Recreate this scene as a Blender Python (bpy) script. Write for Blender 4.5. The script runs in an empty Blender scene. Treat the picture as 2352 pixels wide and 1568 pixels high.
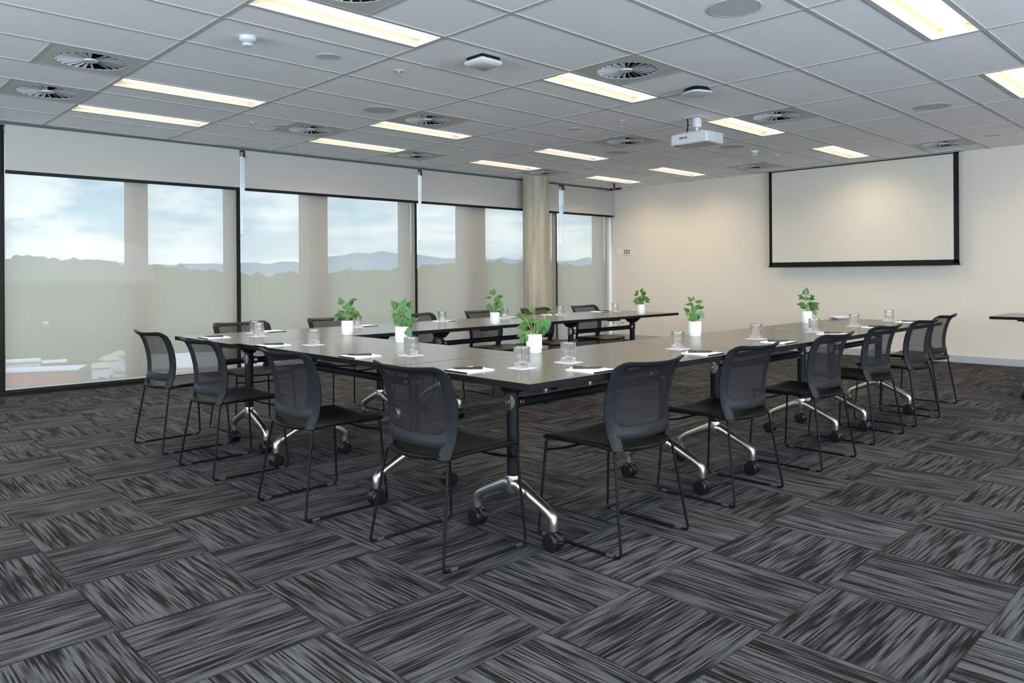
import bpy, bmesh, math, random
from math import sin, cos, pi, radians, sqrt, floor
from mathutils import Vector, Matrix
random.seed(7)
C = bpy.context.scene.collection
CE = 2.70          # ceiling height
GX, GY = 1.2051, 0.612   # ceiling grid pitch
ZT = 0.75

# ------------------------------------------------------------------ node helpers
def newmat(name):
    m = bpy.data.materials.new(name); m.use_nodes = True
    nt = m.node_tree; nt.nodes.clear()
    out = nt.nodes.new('ShaderNodeOutputMaterial')
    return m, nt, out
class NB:
    def __init__(s, nt): s.nt = nt
    def n(s, t, **k):
        nd = s.nt.nodes.new(t)
        for a, b in k.items(): setattr(nd, a, b)
        return nd
    def link(s, a, b): s.nt.links.new(a, b)
    def setin(s, sock, v):
        if isinstance(v, bpy.types.NodeSocket): s.link(v, sock)
        else: sock.default_value = v
    def m(s, op, a, b=None, c=None):
        nd = s.n('ShaderNodeMath', operation=op)
        s.setin(nd.inputs[0], a)
        if b is not None: s.setin(nd.inputs[1], b)
        if c is not None: s.setin(nd.inputs[2], c)
        return nd.outputs[0]
    def mixf(s, f, a, b):
        nd = s.n('ShaderNodeMix', data_type='FLOAT')
        s.setin(nd.inputs[0], f); s.setin(nd.inputs[2], a); s.setin(nd.inputs[3], b)
        return nd.outputs[0]
    def mixc(s, f, a, b):
        nd = s.n('ShaderNodeMix', data_type='RGBA')
        s.setin(nd.inputs[0], f)
        for i, v in ((6, a), (7, b)):
            if isinstance(v, bpy.types.NodeSocket): s.link(v, nd.inputs[i])
            else: nd.inputs[i].default_value = (*v[:3], 1)
        return nd.outputs[2]
    def noise(s, vec, scale, detail=2, rough=.5, dim='3D', w=None):
        nd = s.n('ShaderNodeTexNoise', noise_dimensions=dim)
        if vec is not None and dim != '1D': s.link(vec, nd.inputs['Vector'])
        if w is not None: s.setin(nd.inputs['W'], w)
        nd.inputs['Scale'].default_value = scale; nd.inputs['Detail'].default_value = detail
        nd.inputs['Roughness'].default_value = rough
        return nd.outputs['Fac']
    def ramp(s, f, stops):
        nd = s.n('ShaderNodeValToRGB'); s.link(f, nd.inputs[0])
        e = nd.color_ramp.elements
        e[0].position = stops[0][0]; e[0].color = (*stops[0][1], 1)
        e[1].position = stops[-1][0]; e[1].color = (*stops[-1][1], 1)
        for p, c in stops[1:-1]:
            q = e.new(p); q.color = (*c, 1)
        return nd.outputs[0]
def P(name, col, rough=.5, metal=0, spec=.5, bump=0, bscale=200, var=0, vscale=3, coat=0, trans=0, ior=1.45):
    m, nt, out = newmat(name); b = NB(nt)
    bs = b.n('ShaderNodeBsdfPrincipled')
    bs.inputs['Roughness'].default_value = rough; bs.inputs['Metallic'].default_value = metal
    bs.inputs['Specular IOR Level'].default_value = spec; bs.inputs['IOR'].default_value = ior
    bs.inputs['Coat Weight'].default_value = coat; bs.inputs['Transmission Weight'].default_value = trans
    tc = b.n('ShaderNodeTexCoord')
    if var:
        f = b.noise(tc.outputs['Object'], vscale, 4)
        c = b.mixc(f, [x*(1-var) for x in col], [min(1, x*(1+var)) for x in col])
        b.link(c, bs.inputs['Base Color'])
    else: bs.inputs['Base Color'].default_value = (*col, 1)
    if bump:
        bp = b.n('ShaderNodeBump'); bp.inputs['Strength'].default_value = bump; bp.inputs['Distance'].default_value = .002
        b.link(b.noise(tc.outputs['Object'], bscale, 2), bp.inputs['Height'])
        b.link(bp.outputs[0], bs.inputs['Normal'])
    b.link(bs.outputs[0], out.inputs[0])
    return m

# ------------------------------------------------------------------ materials
M = {}
M['tile'] = P('ceiling_tile', (.84, .845, .86), .9, spec=.2, bump=.15, bscale=350, var=.015, vscale=2)
M['tbar'] = P('ceiling_grid_bar', (.46, .46, .45), .6)  # darker than the tiles: shadow on the bars put into their colour
M['wallpaint'] = P('painted_wall', (.60, .55, .48), .8, spec=.25, bump=.06, bscale=250, var=.012)
M['skirt'] = P('skirting_paint', (.34, .355, .37), .5)
M['black'] = P('black_aluminium', (.006, .006, .0065), .5, spec=.2)
M['dtrack'] = P('dark_track', (.10, .115, .12), .5)
M['ventplate'] = P('vent_plate', (.50, .50, .48), .55)
M['ventblade'] = P('vent_blade', (.78, .80, .82), .45)
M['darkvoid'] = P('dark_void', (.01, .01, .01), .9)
M['whiteplastic'] = P('white_plastic', (.52, .53, .54), .4)
M['greyplastic'] = P('grey_plastic', (.38, .38, .37), .5)
M['speaker'] = P('speaker_mesh', (.50, .51, .52), .7, bump=.3, bscale=900)
M['chrome'] = P('chrome', (.75, .72, .68), .18, metal=1)
M['alu'] = P('cast_aluminium', (.56, .53, .48), .30, metal=1)
M['chairframe'] = P('charcoal_plastic', (.0105, .0115, .014), .5, spec=.18, bump=.08, bscale=600)
M['chairseat'] = P('black_seat_plastic', (.005, .005, .0055), .5, spec=.2, bump=.1, bscale=500)
M['rod'] = P('black_powder_coat', (.004, .004, .004), .5, spec=.14)
M['glide'] = P('glide_plastic', (.035, .035, .038), .5)
M['edge'] = P('black_edging', (.006, .0065, .0075), .55, spec=.10)
M['column_black'] = P('black_leg_metal', (.006, .007, .009), .42, spec=.18)
M['rubber'] = P('castor_black', (.006, .006, .007), .3, spec=.35)
M['paper'] = P('white_paper', (.85, .85, .86), .8)
M['paperedge'] = P('paper_edge', (.62, .62, .68), .8)
M['coaster'] = P('lilac_coaster', (.60, .50, .66), .7)
M['pen'] = P('black_pen', (.012, .012, .014), .25)
M['pot'] = P('white_ceramic', (.64, .64, .63), .35)
M['soil'] = P('dark_soil', (.03, .02, .015), .9)
M['stem'] = P('plant_stem', (.22, .26, .08), .6)
M['leaf'] = P('green_leaf', (.030, .105, .010), .42, var=.35, vscale=28)
M['cord'] = P('grey_cord', (.25, .23, .20), .6)
M['cordsilver'] = P('bead_chain_metal', (.6, .6, .58), .3, metal=1)
M['screenwhite'] = P('projection_fabric', (.57, .535, .465), .85, spec=.15)
M['ink'] = P('dark_print', (.02, .02, .025), .6)
M['plate'] = P('wall_plate', (.66, .62, .56), .5)
M['fin'] = P('facade_fin', (.30, .26, .23), .6)
M['roofgrey'] = P('pale_roof', (.62, .63, .62), .7, var=.1)
M['roofdull'] = P('dull_roof', (.42, .40, .28), .8)
M['reveal'] = P('white_reveal', (.85, .90, .95), .5)
M['brick'] = P('red_render', (.45, .12, .07), .8, var=.1)
M['whitewall'] = P('white_cladding', (.62, .66, .70), .7)
M['road'] = P('concrete_road', (.35, .35, .33), .9)

def m_tabletop():
    m, nt, out = newmat('dark_laminate'); b = NB(nt)
    bs = b.n('ShaderNodeBsdfPrincipled'); tc = b.n('ShaderNodeTexCoord')
    f = b.noise(tc.outputs['Object'], 700, 3)
    b.link(b.mixc(f, (.078, .067, .049), (.108, .094, .070)), bs.inputs['Base Color'])
    bs.inputs['Roughness'].default_value = .23; bs.inputs['Specular IOR Level'].default_value = .5
    bs.inputs['IOR'].default_value = 1.6
    bp = b.n('ShaderNodeBump'); bp.inputs['Strength'].default_value = .05; bp.inputs['Distance'].default_value = .0004
    b.link(b.noise(tc.outputs['Object'], 900, 2), bp.inputs['Height']); b.link(bp.outputs[0], bs.inputs['Normal'])
    b.link(bs.outputs[0], out.inputs[0]); return m
M['top'] = m_tabletop()

def m_carpet():
    m, nt, out = newmat('carpet_tiles'); b = NB(nt)
    geo = b.n('ShaderNodeNewGeometry'); sx = b.n('ShaderNodeSeparateXYZ'); b.link(geo.outputs['Position'], sx.inputs[0])
    pitch = .4968
    tx = b.m('DIVIDE', b.m('SUBTRACT', sx.outputs[0], 1.602), pitch)
    ty = b.m('DIVIDE', b.m('SUBTRACT', sx.outputs[1], -2.709), pitch)
    ix = b.m('FLOOR', tx); iy = b.m('FLOOR', ty)
    fx = b.m('SUBTRACT', tx, ix); fy = b.m('SUBTRACT', ty, iy)
    par = b.m('FLOORED_MODULO', b.m('ADD', ix, iy), 2.0)     # 1 at (0,-1)
    # parity 1: stripes along Y -> across = x ; parity 0: stripes along X -> across = y
    across = b.mixf(par, fy, fx); along = b.mixf(par, fx, fy)
    idv = b.n('ShaderNodeCombineXYZ'); b.link(ix, idv.inputs[0]); b.link(iy, idv.inputs[1])
    wn = b.n('ShaderNodeTexWhiteNoise', noise_dimensions='2D'); b.link(idv.outputs[0], wn.inputs['Vector'])
    rnd = wn.outputs['Value']
    rows = 78.0
    wob = b.m('MULTIPLY', b.m('SUBTRACT', b.noise(geo.outputs['Position'], 14, 1), .5), .0018)
    ra = b.m('MULTIPLY', b.m('ADD', across, wob), rows); row = b.m('FLOOR', ra); rf = b.m('SUBTRACT', ra, row)
    # per row value noise along
    v = b.n('ShaderNodeCombineXYZ')
    b.link(b.m('ADD', b.m('MULTIPLY', row, 7.31), b.m('MULTIPLY', rnd, 313.0)), v.inputs[1])
    b.link(b.m('MULTIPLY', along, 1.9), v.inputs[0])
    n1 = b.noise(v.outputs[0], 1.0, 1.5, .5)
    # slower correlated bands: several rows share dark / light
    v2 = b.n('ShaderNodeCombineXYZ')
    b.link(b.m('ADD', b.m('MULTIPLY', across, 9.0), b.m('MULTIPLY', rnd, 77.0)), v2.inputs[1]); b.link(b.m('MULTIPLY', along, .8), v2.inputs[0])
    b.link(b.m('MULTIPLY', rnd, 50.), v2.inputs[2])
    n2 = b.noise(v2.outputs[0], 1.0, 1, .5)
    val = b.m('ADD', b.m('MULTIPLY', n1, 1.50), b.m('MULTIPLY', n2, .50))     # ~1.0 mean
    st = b.n('ShaderNodeMapRange', interpolation_type='SMOOTHSTEP'); b.link(val, st.inputs[0])
    st.inputs[1].default_value = .80; st.inputs[2].default_value = 1.22
    # groove between rows
    gr = b.m('MULTIPLY', b.m('ABSOLUTE', b.m('SUBTRACT', rf, .5)), 2.0)
    gr = b.m('SUBTRACT', 1.0, b.m('MULTIPLY', b.m('POWER', gr, 3.0), .55))
    sp = b.noise(geo.outputs['Position'], 420, 2, .7)
    spk = b.n('ShaderNodeMapRange'); b.link(sp, spk.inputs[0]); spk.inputs[1].default_value = .35; spk.inputs[2].default_value = .7
    spk.inputs[3].default_value = .45; spk.inputs[4].default_value = 1.55
    base = b.mixc(st.outputs[0], (.0085, .0088, .009), (.086, .092, .095))
    tv = b.m('ADD', .86, b.m('MULTIPLY', rnd, .28))
    mul = b.m('MULTIPLY', b.m('MULTIPLY', gr, spk.outputs[0]), tv)
    # seam
    ex = b.m('MINIMUM', b.m('MINIMUM', fx, b.m('SUBTRACT', 1.0, fx)), b.m('MINIMUM', fy, b.m('SUBTRACT', 1.0, fy)))
    seam = b.n('ShaderNodeMapRange'); b.link(ex, seam.inputs[0]); seam.inputs[1].default_value = .0; seam.inputs[2].default_value = .008
    seam.inputs[3].default_value = .35; seam.inputs[4].default_value = 1
    mul = b.m('MULTIPLY', mul, seam.outputs[0])
    vm = b.n('ShaderNodeVectorMath', operation='SCALE'); b.link(base, vm.inputs[0]); b.link(mul, vm.inputs['Scale'])
    bs = b.n('ShaderNodeBsdfPrincipled'); bs.inputs['Roughness'].default_value = .95; bs.inputs['Specular IOR Level'].default_value = .1
    b.link(vm.outputs[0], bs.inputs['Base Color'])
    bp = b.n('ShaderNodeBump'); bp.inputs['Strength'].default_value = .5; bp.inputs['Distance'].default_value = .003
    b.link(b.m('MULTIPLY', gr, sp), bp.inputs['Height']); b.link(bp.outputs[0], bs.inputs['Normal'])
    b.link(bs.outputs[0], out.inputs[0]); return m
M['carpet'] = m_carpet()

def m_concrete():
    m, nt, out = newmat('bare_concrete'); b = NB(nt)
    tc = b.n('ShaderNodeTexCoord'); mp = b.n('ShaderNodeMapping'); b.link(tc.outputs['Object'], mp.inputs[0]); mp.inputs['Scale'].default_value = (9, 9, .7)
    f = b.noise(mp.outputs[0], 1.5, 6, .65); g = b.noise(tc.outputs['Object'], 14, 3)
    c = b.ramp(f, [(.3, (.24, .215, .165)), (.5, (.35, .32, .25)), (.7, (.44, .41, .33))])
    vo = b.n('ShaderNodeTexVoronoi'); b.link(tc.outputs['Object'], vo.inputs['Vector']); vo.inputs['Scale'].default_value = 7
    pit = b.m('LESS_THAN', vo.outputs['Distance'], b.m('MULTIPLY', b.m('SUBTRACT', g, .52), .35))
    c2 = b.mixc(b.m('MULTIPLY', pit, .75), c, (.10, .08, .06))
    bs = b.n('ShaderNodeBsdfPrincipled'); bs.inputs['Roughness'].default_value = .75; b.link(c2, bs.inputs['Base Color'])
    b.link(bs.outputs[0], out.inputs[0]); return m
M['concrete'] = m_concrete()

def m_fabric(name, col, tr, op, tl):
    # woven blind: open weave lets light straight through, threads scatter and transmit
    m, nt, out = newmat(name); b = NB(nt)
    tc = b.n('ShaderNodeTexCoord'); mp = b.n('ShaderNodeMapping'); b.link(tc.outputs['Object'], mp.inputs[0]); mp.inputs['Scale'].default_value = (1, 1, 60)
    f = b.noise(mp.outputs[0], 6, 2)
    cc = b.mixc(f, [x*.975 for x in col], [min(1, x*1.02) for x in col])
    d = b.n('ShaderNodeBsdfDiffuse'); b.link(cc, d.inputs[0])
    t = b.n('ShaderNodeBsdfTranslucent'); t.inputs[0].default_value = (*tr, 1)
    mx = b.n('ShaderNodeMixShader'); mx.inputs[0].default_value = tl; b.link(d.outputs[0], mx.inputs[1]); b.link(t.outputs[0], mx.inputs[2])
    if op > 0:
        tp = b.n('ShaderNodeBsdfTransparent'); tp.inputs[0].default_value = (1, 1, 1, 1)
        m2 = b.n('ShaderNodeMixShader'); m2.inputs[0].default_value = op; b.link(mx.outputs[0], m2.inputs[1]); b.link(tp.outputs[0], m2.inputs[2])
        b.link(m2.outputs[0], out.inputs[0])
    else: b.link(mx.outputs[0], out.inputs[0])
    return m
M['sunscreen'] = m_fabric('sunscreen_weave', (.72, .69, .63), (.90, .855, .74), .36, .60)
M['blockout'] = m_fabric('blockout_fabric', (.43, .41, .375), (.4, .4, .4), 0, .02)

def m_glasspane():
    m, nt, out = newmat('window_glass'); b = NB(nt)
    g = b.n('ShaderNodeBsdfGlossy'); g.inputs['Roughness'].default_value = .02
    tp = b.n('ShaderNodeBsdfTransparent'); tp.inputs[0].default_value = (.93, .96, .97, 1)
    fr = b.n('ShaderNodeFresnel'); fr.inputs[0].default_value = 1.3
    mx = b.n('ShaderNodeMixShader'); b.link(b.m('MULTIPLY', fr.outputs[0], .6), mx.inputs[0]); b.link(tp.outputs[0], mx.inputs[1]); b.link(g.outputs[0], mx.inputs[2])
    b.link(mx.outputs[0], out.inputs[0]); return m
M['pane'] = m_glasspane()
def m_glass():
    m, nt, out = newmat('clear_glass'); b = NB(nt)
    g = b.n('ShaderNodeBsdfGlass'); g.inputs['IOR'].default_value = 1.47; g.inputs['Roughness'].default_value = 0; g.inputs[0].default_value = (.99, .99, .99, 1)
    tp = b.n('ShaderNodeBsdfTransparent'); mx = b.n('ShaderNodeMixShader'); mx.inputs[0].default_value = .5
    b.link(g.outputs[0], mx.inputs[1]); b.link(tp.outputs[0], mx.inputs[2])
    b.link(mx.outputs[0], out.inputs[0]); return m
M['glass'] = m_glass()
def m_mesh():
    m, nt, out = newmat('back_mesh'); b = NB(nt)
    uv = b.n('ShaderNodeUVMap'); sx = b.n('ShaderNodeSeparateXYZ'); b.link(uv.outputs[0], sx.inputs[0])
    k = 2*pi/.0052
    a = b.m('SINE', b.m('MULTIPLY', sx.outputs[0], k)); c = b.m('SINE', b.m('MULTIPLY', sx.outputs[1], k*.8))
    h = b.m('GREATER_THAN', b.m('MULTIPLY', a, c), .33)
    bs = b.n('ShaderNodeBsdfPrincipled'); bs.inputs['Base Color'].default_value = (.011, .011, .013, 1); bs.inputs['Roughness'].default_value = .6; bs.inputs['Specular IOR Level'].default_value = .2
    tp = b.n('ShaderNodeBsdfTransparent'); mx = b.n('ShaderNodeMixShader')
    b.link(b.m('ADD', b.m('MULTIPLY', h, .85), .03), mx.inputs[0]); b.link(bs.outputs[0], mx.inputs[1]); b.link(tp.outputs[0], mx.inputs[2])
    b.link(mx.outputs[0], out.inputs[0]); return m
M['mesh'] = m_mesh()
def m_emit(name, col, s):
    m, nt, out = newmat(name); b = NB(nt)
    e = b.n('ShaderNodeEmission'); e.inputs[0].default_value = (*col, 1); e.inputs[1].default_value = s
    b.link(e.outputs[0], out.inputs[0]); return m
LAMP = 7.0
LAMPW = 15.0
M['lamp'] = m_emit('lit_diffuser', (1, .88, .70), LAMP)
M['reflector'] = P('lamp_reflector', (.72, .66, .52), .4)
def m_forest():
    m, nt, out = newmat('forest_canopy'); b = NB(nt)
    tc = b.n('ShaderNodeTexCoord')
    f = b.noise(tc.outputs['Object'], .06, 6, .7); g = b.noise(tc.outputs['Object'], .5, 3)
    c = b.mixc(f, (.05, .065, .03), (.16, .17, .07)); c = b.mixc(b.m('MULTIPLY', g, .5), c, (.04, .05, .035))
    bs = b.n('ShaderNodeBsdfDiffuse'); b.link(c, bs.inputs[0]); b.link(bs.outputs[0], out.inputs[0]); return m
M['forest'] = m_forest()
M['farhill'] = P('hazy_blue_range', (.22, .30, .38), 1, spec=0)  # distance haze painted into the base colour

# ------------------------------------------------------------------ mesh helpers
def link(o, parent=None):
    C.objects.link(o)
    if parent is not None: o.parent = parent
    return o
def obj(name, bm, mat, parent=None, smooth=None, loc=None):
    bmesh.ops.recalc_face_normals(bm, faces=bm.faces[:])
    me = bpy.data.meshes.new(name); bm.to_mesh(me); bm.free()
    if mat is not None:
        for x in (mat if isinstance(mat, (list, tuple)) else [mat]): me.materials.append(x)
    if smooth is not None:
        for p in me.polygons: p.use_smooth = True
        me.set_sharp_from_angle(angle=radians(smooth))
    o = bpy.data.objects.new(name, me)
    if loc: o.location = loc
    return link(o, parent)
def thing(name, label, cat, loc=(0, 0, 0), rotz=0, group=None):
    o = bpy.data.objects.new(name, None); C.objects.link(o); o.empty_display_size = .1
    o.location = loc; o.rotation_euler = (0, 0, rotz)
    tag(o, label, cat, group); return o
def tag(o, label=None, cat=None, group=None, kind=None):
    if label: o['label'] = label
    if cat: o['category'] = cat
    if group: o['group'] = group
    if kind: o['kind'] = kind
    return o
def struct(name, bm, m, parent=None, **k):
    o = obj(name, bm, m, parent, **k)
    if parent is None: o['kind'] = 'structure'
    return o
def dup(root, loc, rotz=0, label=None, group=None):
    r = root.copy(); C.objects.link(r); r.location = loc; r.rotation_euler = (0, 0, rotz)
    if label: r['label'] = label
    if group: r['group'] = group
    for ch in list(root.children):
        c = ch.copy(); C.objects.link(c); c.parent = r
        for g in ch.children:
            d = g.copy(); C.objects.link(d); d.parent = c
    return r
def box(bm, x0, x1, y0, y1, z0, z1, mi=0, bev=0):
    r = bmesh.ops.create_cube(bm, size=1)
    vs = r['verts']
    for v in vs:
        v.co = Vector(((x0+x1)/2+v.co.x*(x1-x0), (y0+y1)/2+v.co.y*(y1-y0), (z0+z1)/2+v.co.z*(z1-z0)))
    fs = {f for v in vs for f in v.link_faces}
    for f in fs: f.material_index = mi
    if bev:
        es = {e for v in vs for e in v.link_edges}
        bmesh.ops.bevel(bm, geom=list(es), offset=bev, segments=2, affect='EDGES', profile=.5)
    return vs
def bx(*a, **k):
    bm = bmesh.new(); box(bm, *a, **k); return bm
def cyl(bm, p0, p1, r0, r1=None, n=16, mi=0, cap=True):
    if r1 is None: r1 = r0
    p0 = Vector(p0); p1 = Vector(p1); d = (p1-p0); L = d.length; d.normalize()
    q = Vector((0, 0, 1)).rotation_difference(d).to_matrix()
    A = [bm.verts.new(p0+q@Vector((r0*cos(2*pi*i/n), r0*sin(2*pi*i/n), 0))) for i in range(n)]
    B = [bm.verts.new(p1+q@Vector((r1*cos(2*pi*i/n), r1*sin(2*pi*i/n), 0))) for i in range(n)]
    for i in range(n):
        f = bm.faces.new((A[i], A[(i+1) % n], B[(i+1) % n], B[i])); f.material_index = mi
    if cap:
        bm.faces.new(A[::-1]).material_index = mi; bm.faces.new(B).material_index = mi
def lathe(bm, prof, n=32, c=(0, 0, 0), rf=None, mi=0, axis=None):
    # prof: list of (r,z); rf(r,z,ang)->r
    rings = []
    for r, z in prof:
        ring = []
        for i in range(n):
            a = 2*pi*i/n; rr = rf(r, z, a) if rf else r
            v = Vector((rr*cos(a), rr*sin(a), z))
            if axis is not None: v = axis@v
            ring.append(bm.verts.new(v+Vector(c)))
        rings.append(ring)
    for A, B in zip(rings, rings[1:]):
        for i in range(n):
            f = bm.faces.new((A[i], A[(i+1) % n], B[(i+1) % n], B[i])); f.material_index = mi
    for ring in (rings[0], rings[-1]):
        try: bm.faces.new(ring).material_index = mi
        except Exception: pass
def tube(bm, pts, r, n=8, closed=False, mi=0, round_=0, seg=4):
    pts = [Vector(p) for p in pts]
    if round_:
        out = []; N = len(pts)
        for i, p in enumerate(pts):
            if not closed and i in (0, N-1): out.append(p); continue
            a = pts[i-1]-p; b = pts[(i+1) % N]-p
            t = min(round_, a.length*.45, b.length*.45)
            A = p+a.normalized()*t; B = p+b.normalized()*t
            for k in range(seg+1):
                s = k/seg; out.append(A*(1-s)**2+p*2*s*(1-s)+B*s*s)
        pts = out
    N = len(pts); rings = []
    up = None
    for i, p in enumerate(pts):
        if closed: d = pts[(i+1) % N]-pts[i-1]
        else: d = pts[min(i+1, N-1)]-pts[max(i-1, 0)]
        d.normalize()
        if up is None:
            up = Vector((0, 0, 1)) if abs(d.z) < .9 else Vector((1, 0, 0))
        s = d.cross(up).normalized(); up = s.cross(d).normalized()
        rr = r[i] if isinstance(r, (list, tuple)) else r
        rings.append([bm.verts.new(p+s*rr*cos(2*pi*k/n)+up*rr*sin(2*pi*k/n)) for k in range(n)])
    R = list(zip(rings, rings[1:]))
    if closed: R.append((rings[-1], rings[0]))
    for A, B in R:
        for k in range(n):
            bm.faces.new((A[k], A[(k+1) % n], B[(k+1) % n], B[k])).material_index = mi
    if not closed:
        bm.faces.new(rings[0][::-1]).material_index = mi; bm.faces.new(rings[-1]).material_index = mi
def subsurf(o, lv=1):
    m = o.modifiers.new('sub', 'SUBSURF'); m.levels = lv; m.render_levels = lv
def text_mesh(name, s, size, mat, parent, loc, rot, ext=.0006, bold=False):
    cu = bpy.data.curves.new(name, 'FONT'); cu.body = s; cu.size = size; cu.extrude = ext; cu.align_x = 'CENTER'; cu.align_y = 'CENTER'
    if bold: cu.offset = size*.02
    t = bpy.data.objects.new('tmp', cu); C.objects.link(t)
    dg = bpy.context.evaluated_depsgraph_get(); dg.update()
    me = bpy.data.meshes.new_from_object(t.evaluated_get(dg)); bpy.data.objects.remove(t)
    me.materials.clear(); me.materials.append(mat)
    o = bpy.data.objects.new(name, me); o.location = loc; o.rotation_euler = rot
    return link(o, parent)

# ------------------------------------------------------------------ setting
X0, X1, Y0 = -4.6, 10.135, -8.6
struct('floor', bx(X0-.1, X1+.1, Y0-.1, 4.75, -.05, 0), M['carpet'])
LIGHTS = [(c, j) for c in (-1, 1, 3, 5, 7) for j in (-5, -1, 3, 5)] + [(c, -9) for c in (-1, 1, 3, 5, 7)] + [(-3, j) for j in (-5, -1, 3)]
VENTS = [(.5, 2), (.5, 4), (3, -2), (3, 2), (2.5, 4), (4, 5), (5, 1), (6, 5), (5, -2), (7.5, 1), (7.5, -3), (1, -2)]
def build_ceiling():
    bm = bmesh.new()
    holes = []
    for c, j in LIGHTS: holes.append((c*GX+.012, (c+1)*GX-.012, j*GY+.012, j*GY+.305))
    for a, j in VENTS: holes.append((a*GX+.03, a*GX+GY-.03, j*GY+.03, (j+1)*GY-.03))
    def q(x0, x1, y0, y1):
        if x1-x0 < 1e-4 or y1-y0 < 1e-4: return
        vs = [bm.verts.new((x, y, CE)) for x, y in ((x0, y0), (x0, y1), (x1, y1), (x1, y0))]; bm.faces.new(vs)
    i0, i1 = floor(X0/GX), 9; j0, j1 = floor(Y0/GY), 7
    for i in range(i0, i1):
        for j in range(j0, j1+1):
            xa, xb = max(i*GX, X0-.05), min((i+1)*GX, X1+.05); ya, yb = max(j*GY, Y0-.05), min((j+1)*GY, 4.62)
            if xb <= xa or yb <= ya: continue
            hs = [h for h in holes if h[0] < xb and h[1] > xa and h[2] < yb and h[3] > ya]
            if not hs: q(xa, xb, ya, yb); continue
            xs = sorted({xa, xb} | {v for h in hs for v in h[:2] if xa < v < xb}); ys = sorted({ya, yb} | {v for h in hs for v in h[2:] if ya < v < yb})
            for a, b_ in zip(xs, xs[1:]):
                for c, d in zip(ys, ys[1:]):
                    mx, my = (a+b_)/2, (c+d)/2
                    if not any(h[0] < mx < h[1] and h[2] < my < h[3] for h in hs): q(a, b_, c, d)
    ext = bmesh.ops.extrude_face_region(bm, geom=bm.faces[:])
    for v in ext['geom']:
        if isinstance(v, bmesh.types.BMVert): v.co.z += .02
    cl = struct('ceiling', bm, M['tile'])
    g = bmesh.new()
    for i in range(i0, 9):
        x = i*GX
        if X0 < x < X1-.02: box(g, x-.012, x+.012, Y0, 4.6, CE-.004, CE+.001)
    for j in range(j0, j1+1):
        y = j*GY
        if not (Y0 < y < 4.55): continue
        for i in range(i0, 9):
            a = max(i*GX+.012, X0); b_ = min((i+1)*GX-.012, X1)
            if b_ > a: box(g, a, b_, y-.012, y+.012, CE-.004, CE+.001)
    for c, j in LIGHTS:
        box(g, c*GX+.012, (c+1)*GX-.012, j*GY+.305, j*GY+.329, CE-.004, CE+.001)
    for a, j in VENTS:
        for x in ((a*GX+GY,) if a == int(a) else (a*GX,)): box(g, x-.012, x+.012, j*GY+.012, (j+1)*GY-.012, CE-.004, CE+.001)
    obj('grid_bars', g, M['tbar'], cl)
build_ceiling()
struct('wall_back', bx(X1, X1+.12, Y0-.1, 4.3, 0, CE+.02), M['wallpaint'])
struct('baseboard_back', bx(X1-.015, X1, Y0, 4.15, 0, .090, bev=.003), M['skirt'])
def wallhole(bm, axis, pos, a0, a1, t, holes):
    cuts = sorted({a0, a1} | {v for h in holes for v in h[:2]})
    for p, q_ in zip(cuts, cuts[1:]):
        h = [h for h in holes if h[0] <= p+1e-6 and h[1] >= q_-1e-6]
        zs = [(0, CE+.02)] if not h else [(0, h[0][2]), (h[0][3], CE+.02)]
        for z0, z1 in zs:
            if z1-z0 < .01: continue
            if axis == 'x': box(bm, p, q_, pos-t, pos, z0, z1)
            else: box(bm, pos-t, pos, p, q_, z0, z1)
bm = bmesh.new(); wallhole(bm, 'x', Y0, X0-.12, X1+.12, .12, [(-3.6, 0.6, .7, 2.5), (1.6, 5.8, .7, 2.5)]); struct('wall_near', bm, M['wallpaint'])  # openings added to hold the fill lamps, out of view
bm = bmesh.new(); wallhole(bm, 'y', X0, Y0, 4.75, .12, [(-7.6, -3.4, .7, 2.5), (-2.4, 1.8, .7, 2.5)]); struct('wall_side', bm, M['wallpaint'])  # these openings too are added for the fill lamps

# ------------------------------------------------------------------ window wall (local frame: x along, y outward, z up)
TH = math.atan(.28/9.265)
WLOC = (X1, 4.19, 0)
def WS(s): return s-X1
def wthing(name, label, cat, s, z=0, n=0, group=None):
    e = Vector((cos(TH), -sin(TH), 0)); nn = Vector((sin(TH), cos(TH), 0))
    p = Vector(WLOC)+e*WS(s)+nn*n+Vector((0, 0, z))
    return thing(name, label, cat, p, -TH, group)
def wobj(name, bm, mat, kind='structure', **k):
    o = obj(name, bm, mat, None, **k); o.location = WLOC; o.rotation_euler = (0, 0, -TH)
    if kind: o['kind'] = kind
    return o
BAYS = [(.88, 3.245), (3.245, 5.826), (5.826, 8.705), (8.705, 10.152)]
FINS = {0: [(2.052, 2.255), (3.158, 3.226)], 1: [(4.15, 4.482), (5.690, 5.800)], 2: [(6.745, 7.215), (8.52, 8.67)], 3: [(9.90, 10.05)]}
for k, (a, b_) in enumerate(BAYS):
    f = bmesh.new()
    for x in (a, b_): box(f, WS(x)-.022, WS(x)+.022, -.01, .05, 0, CE)
    box(f, WS(a), WS(b_), -.01, .05, 0, .07); box(f, WS(a), WS(b_), -.01, .05, 2.62, CE)
    w = wobj('window_%d' % (k+1), f, M['black'])
    obj('pane', bx(WS(a)+.02, WS(b_)-.02, .018, .024, .07, 2.62), M['pane'], w)
    for s0, s1 in FINS[k]:
        obj('mullion', bx(WS(s0), WS(s1), .055, .22, 0, CE, bev=.004), M['fin'], w)
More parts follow.
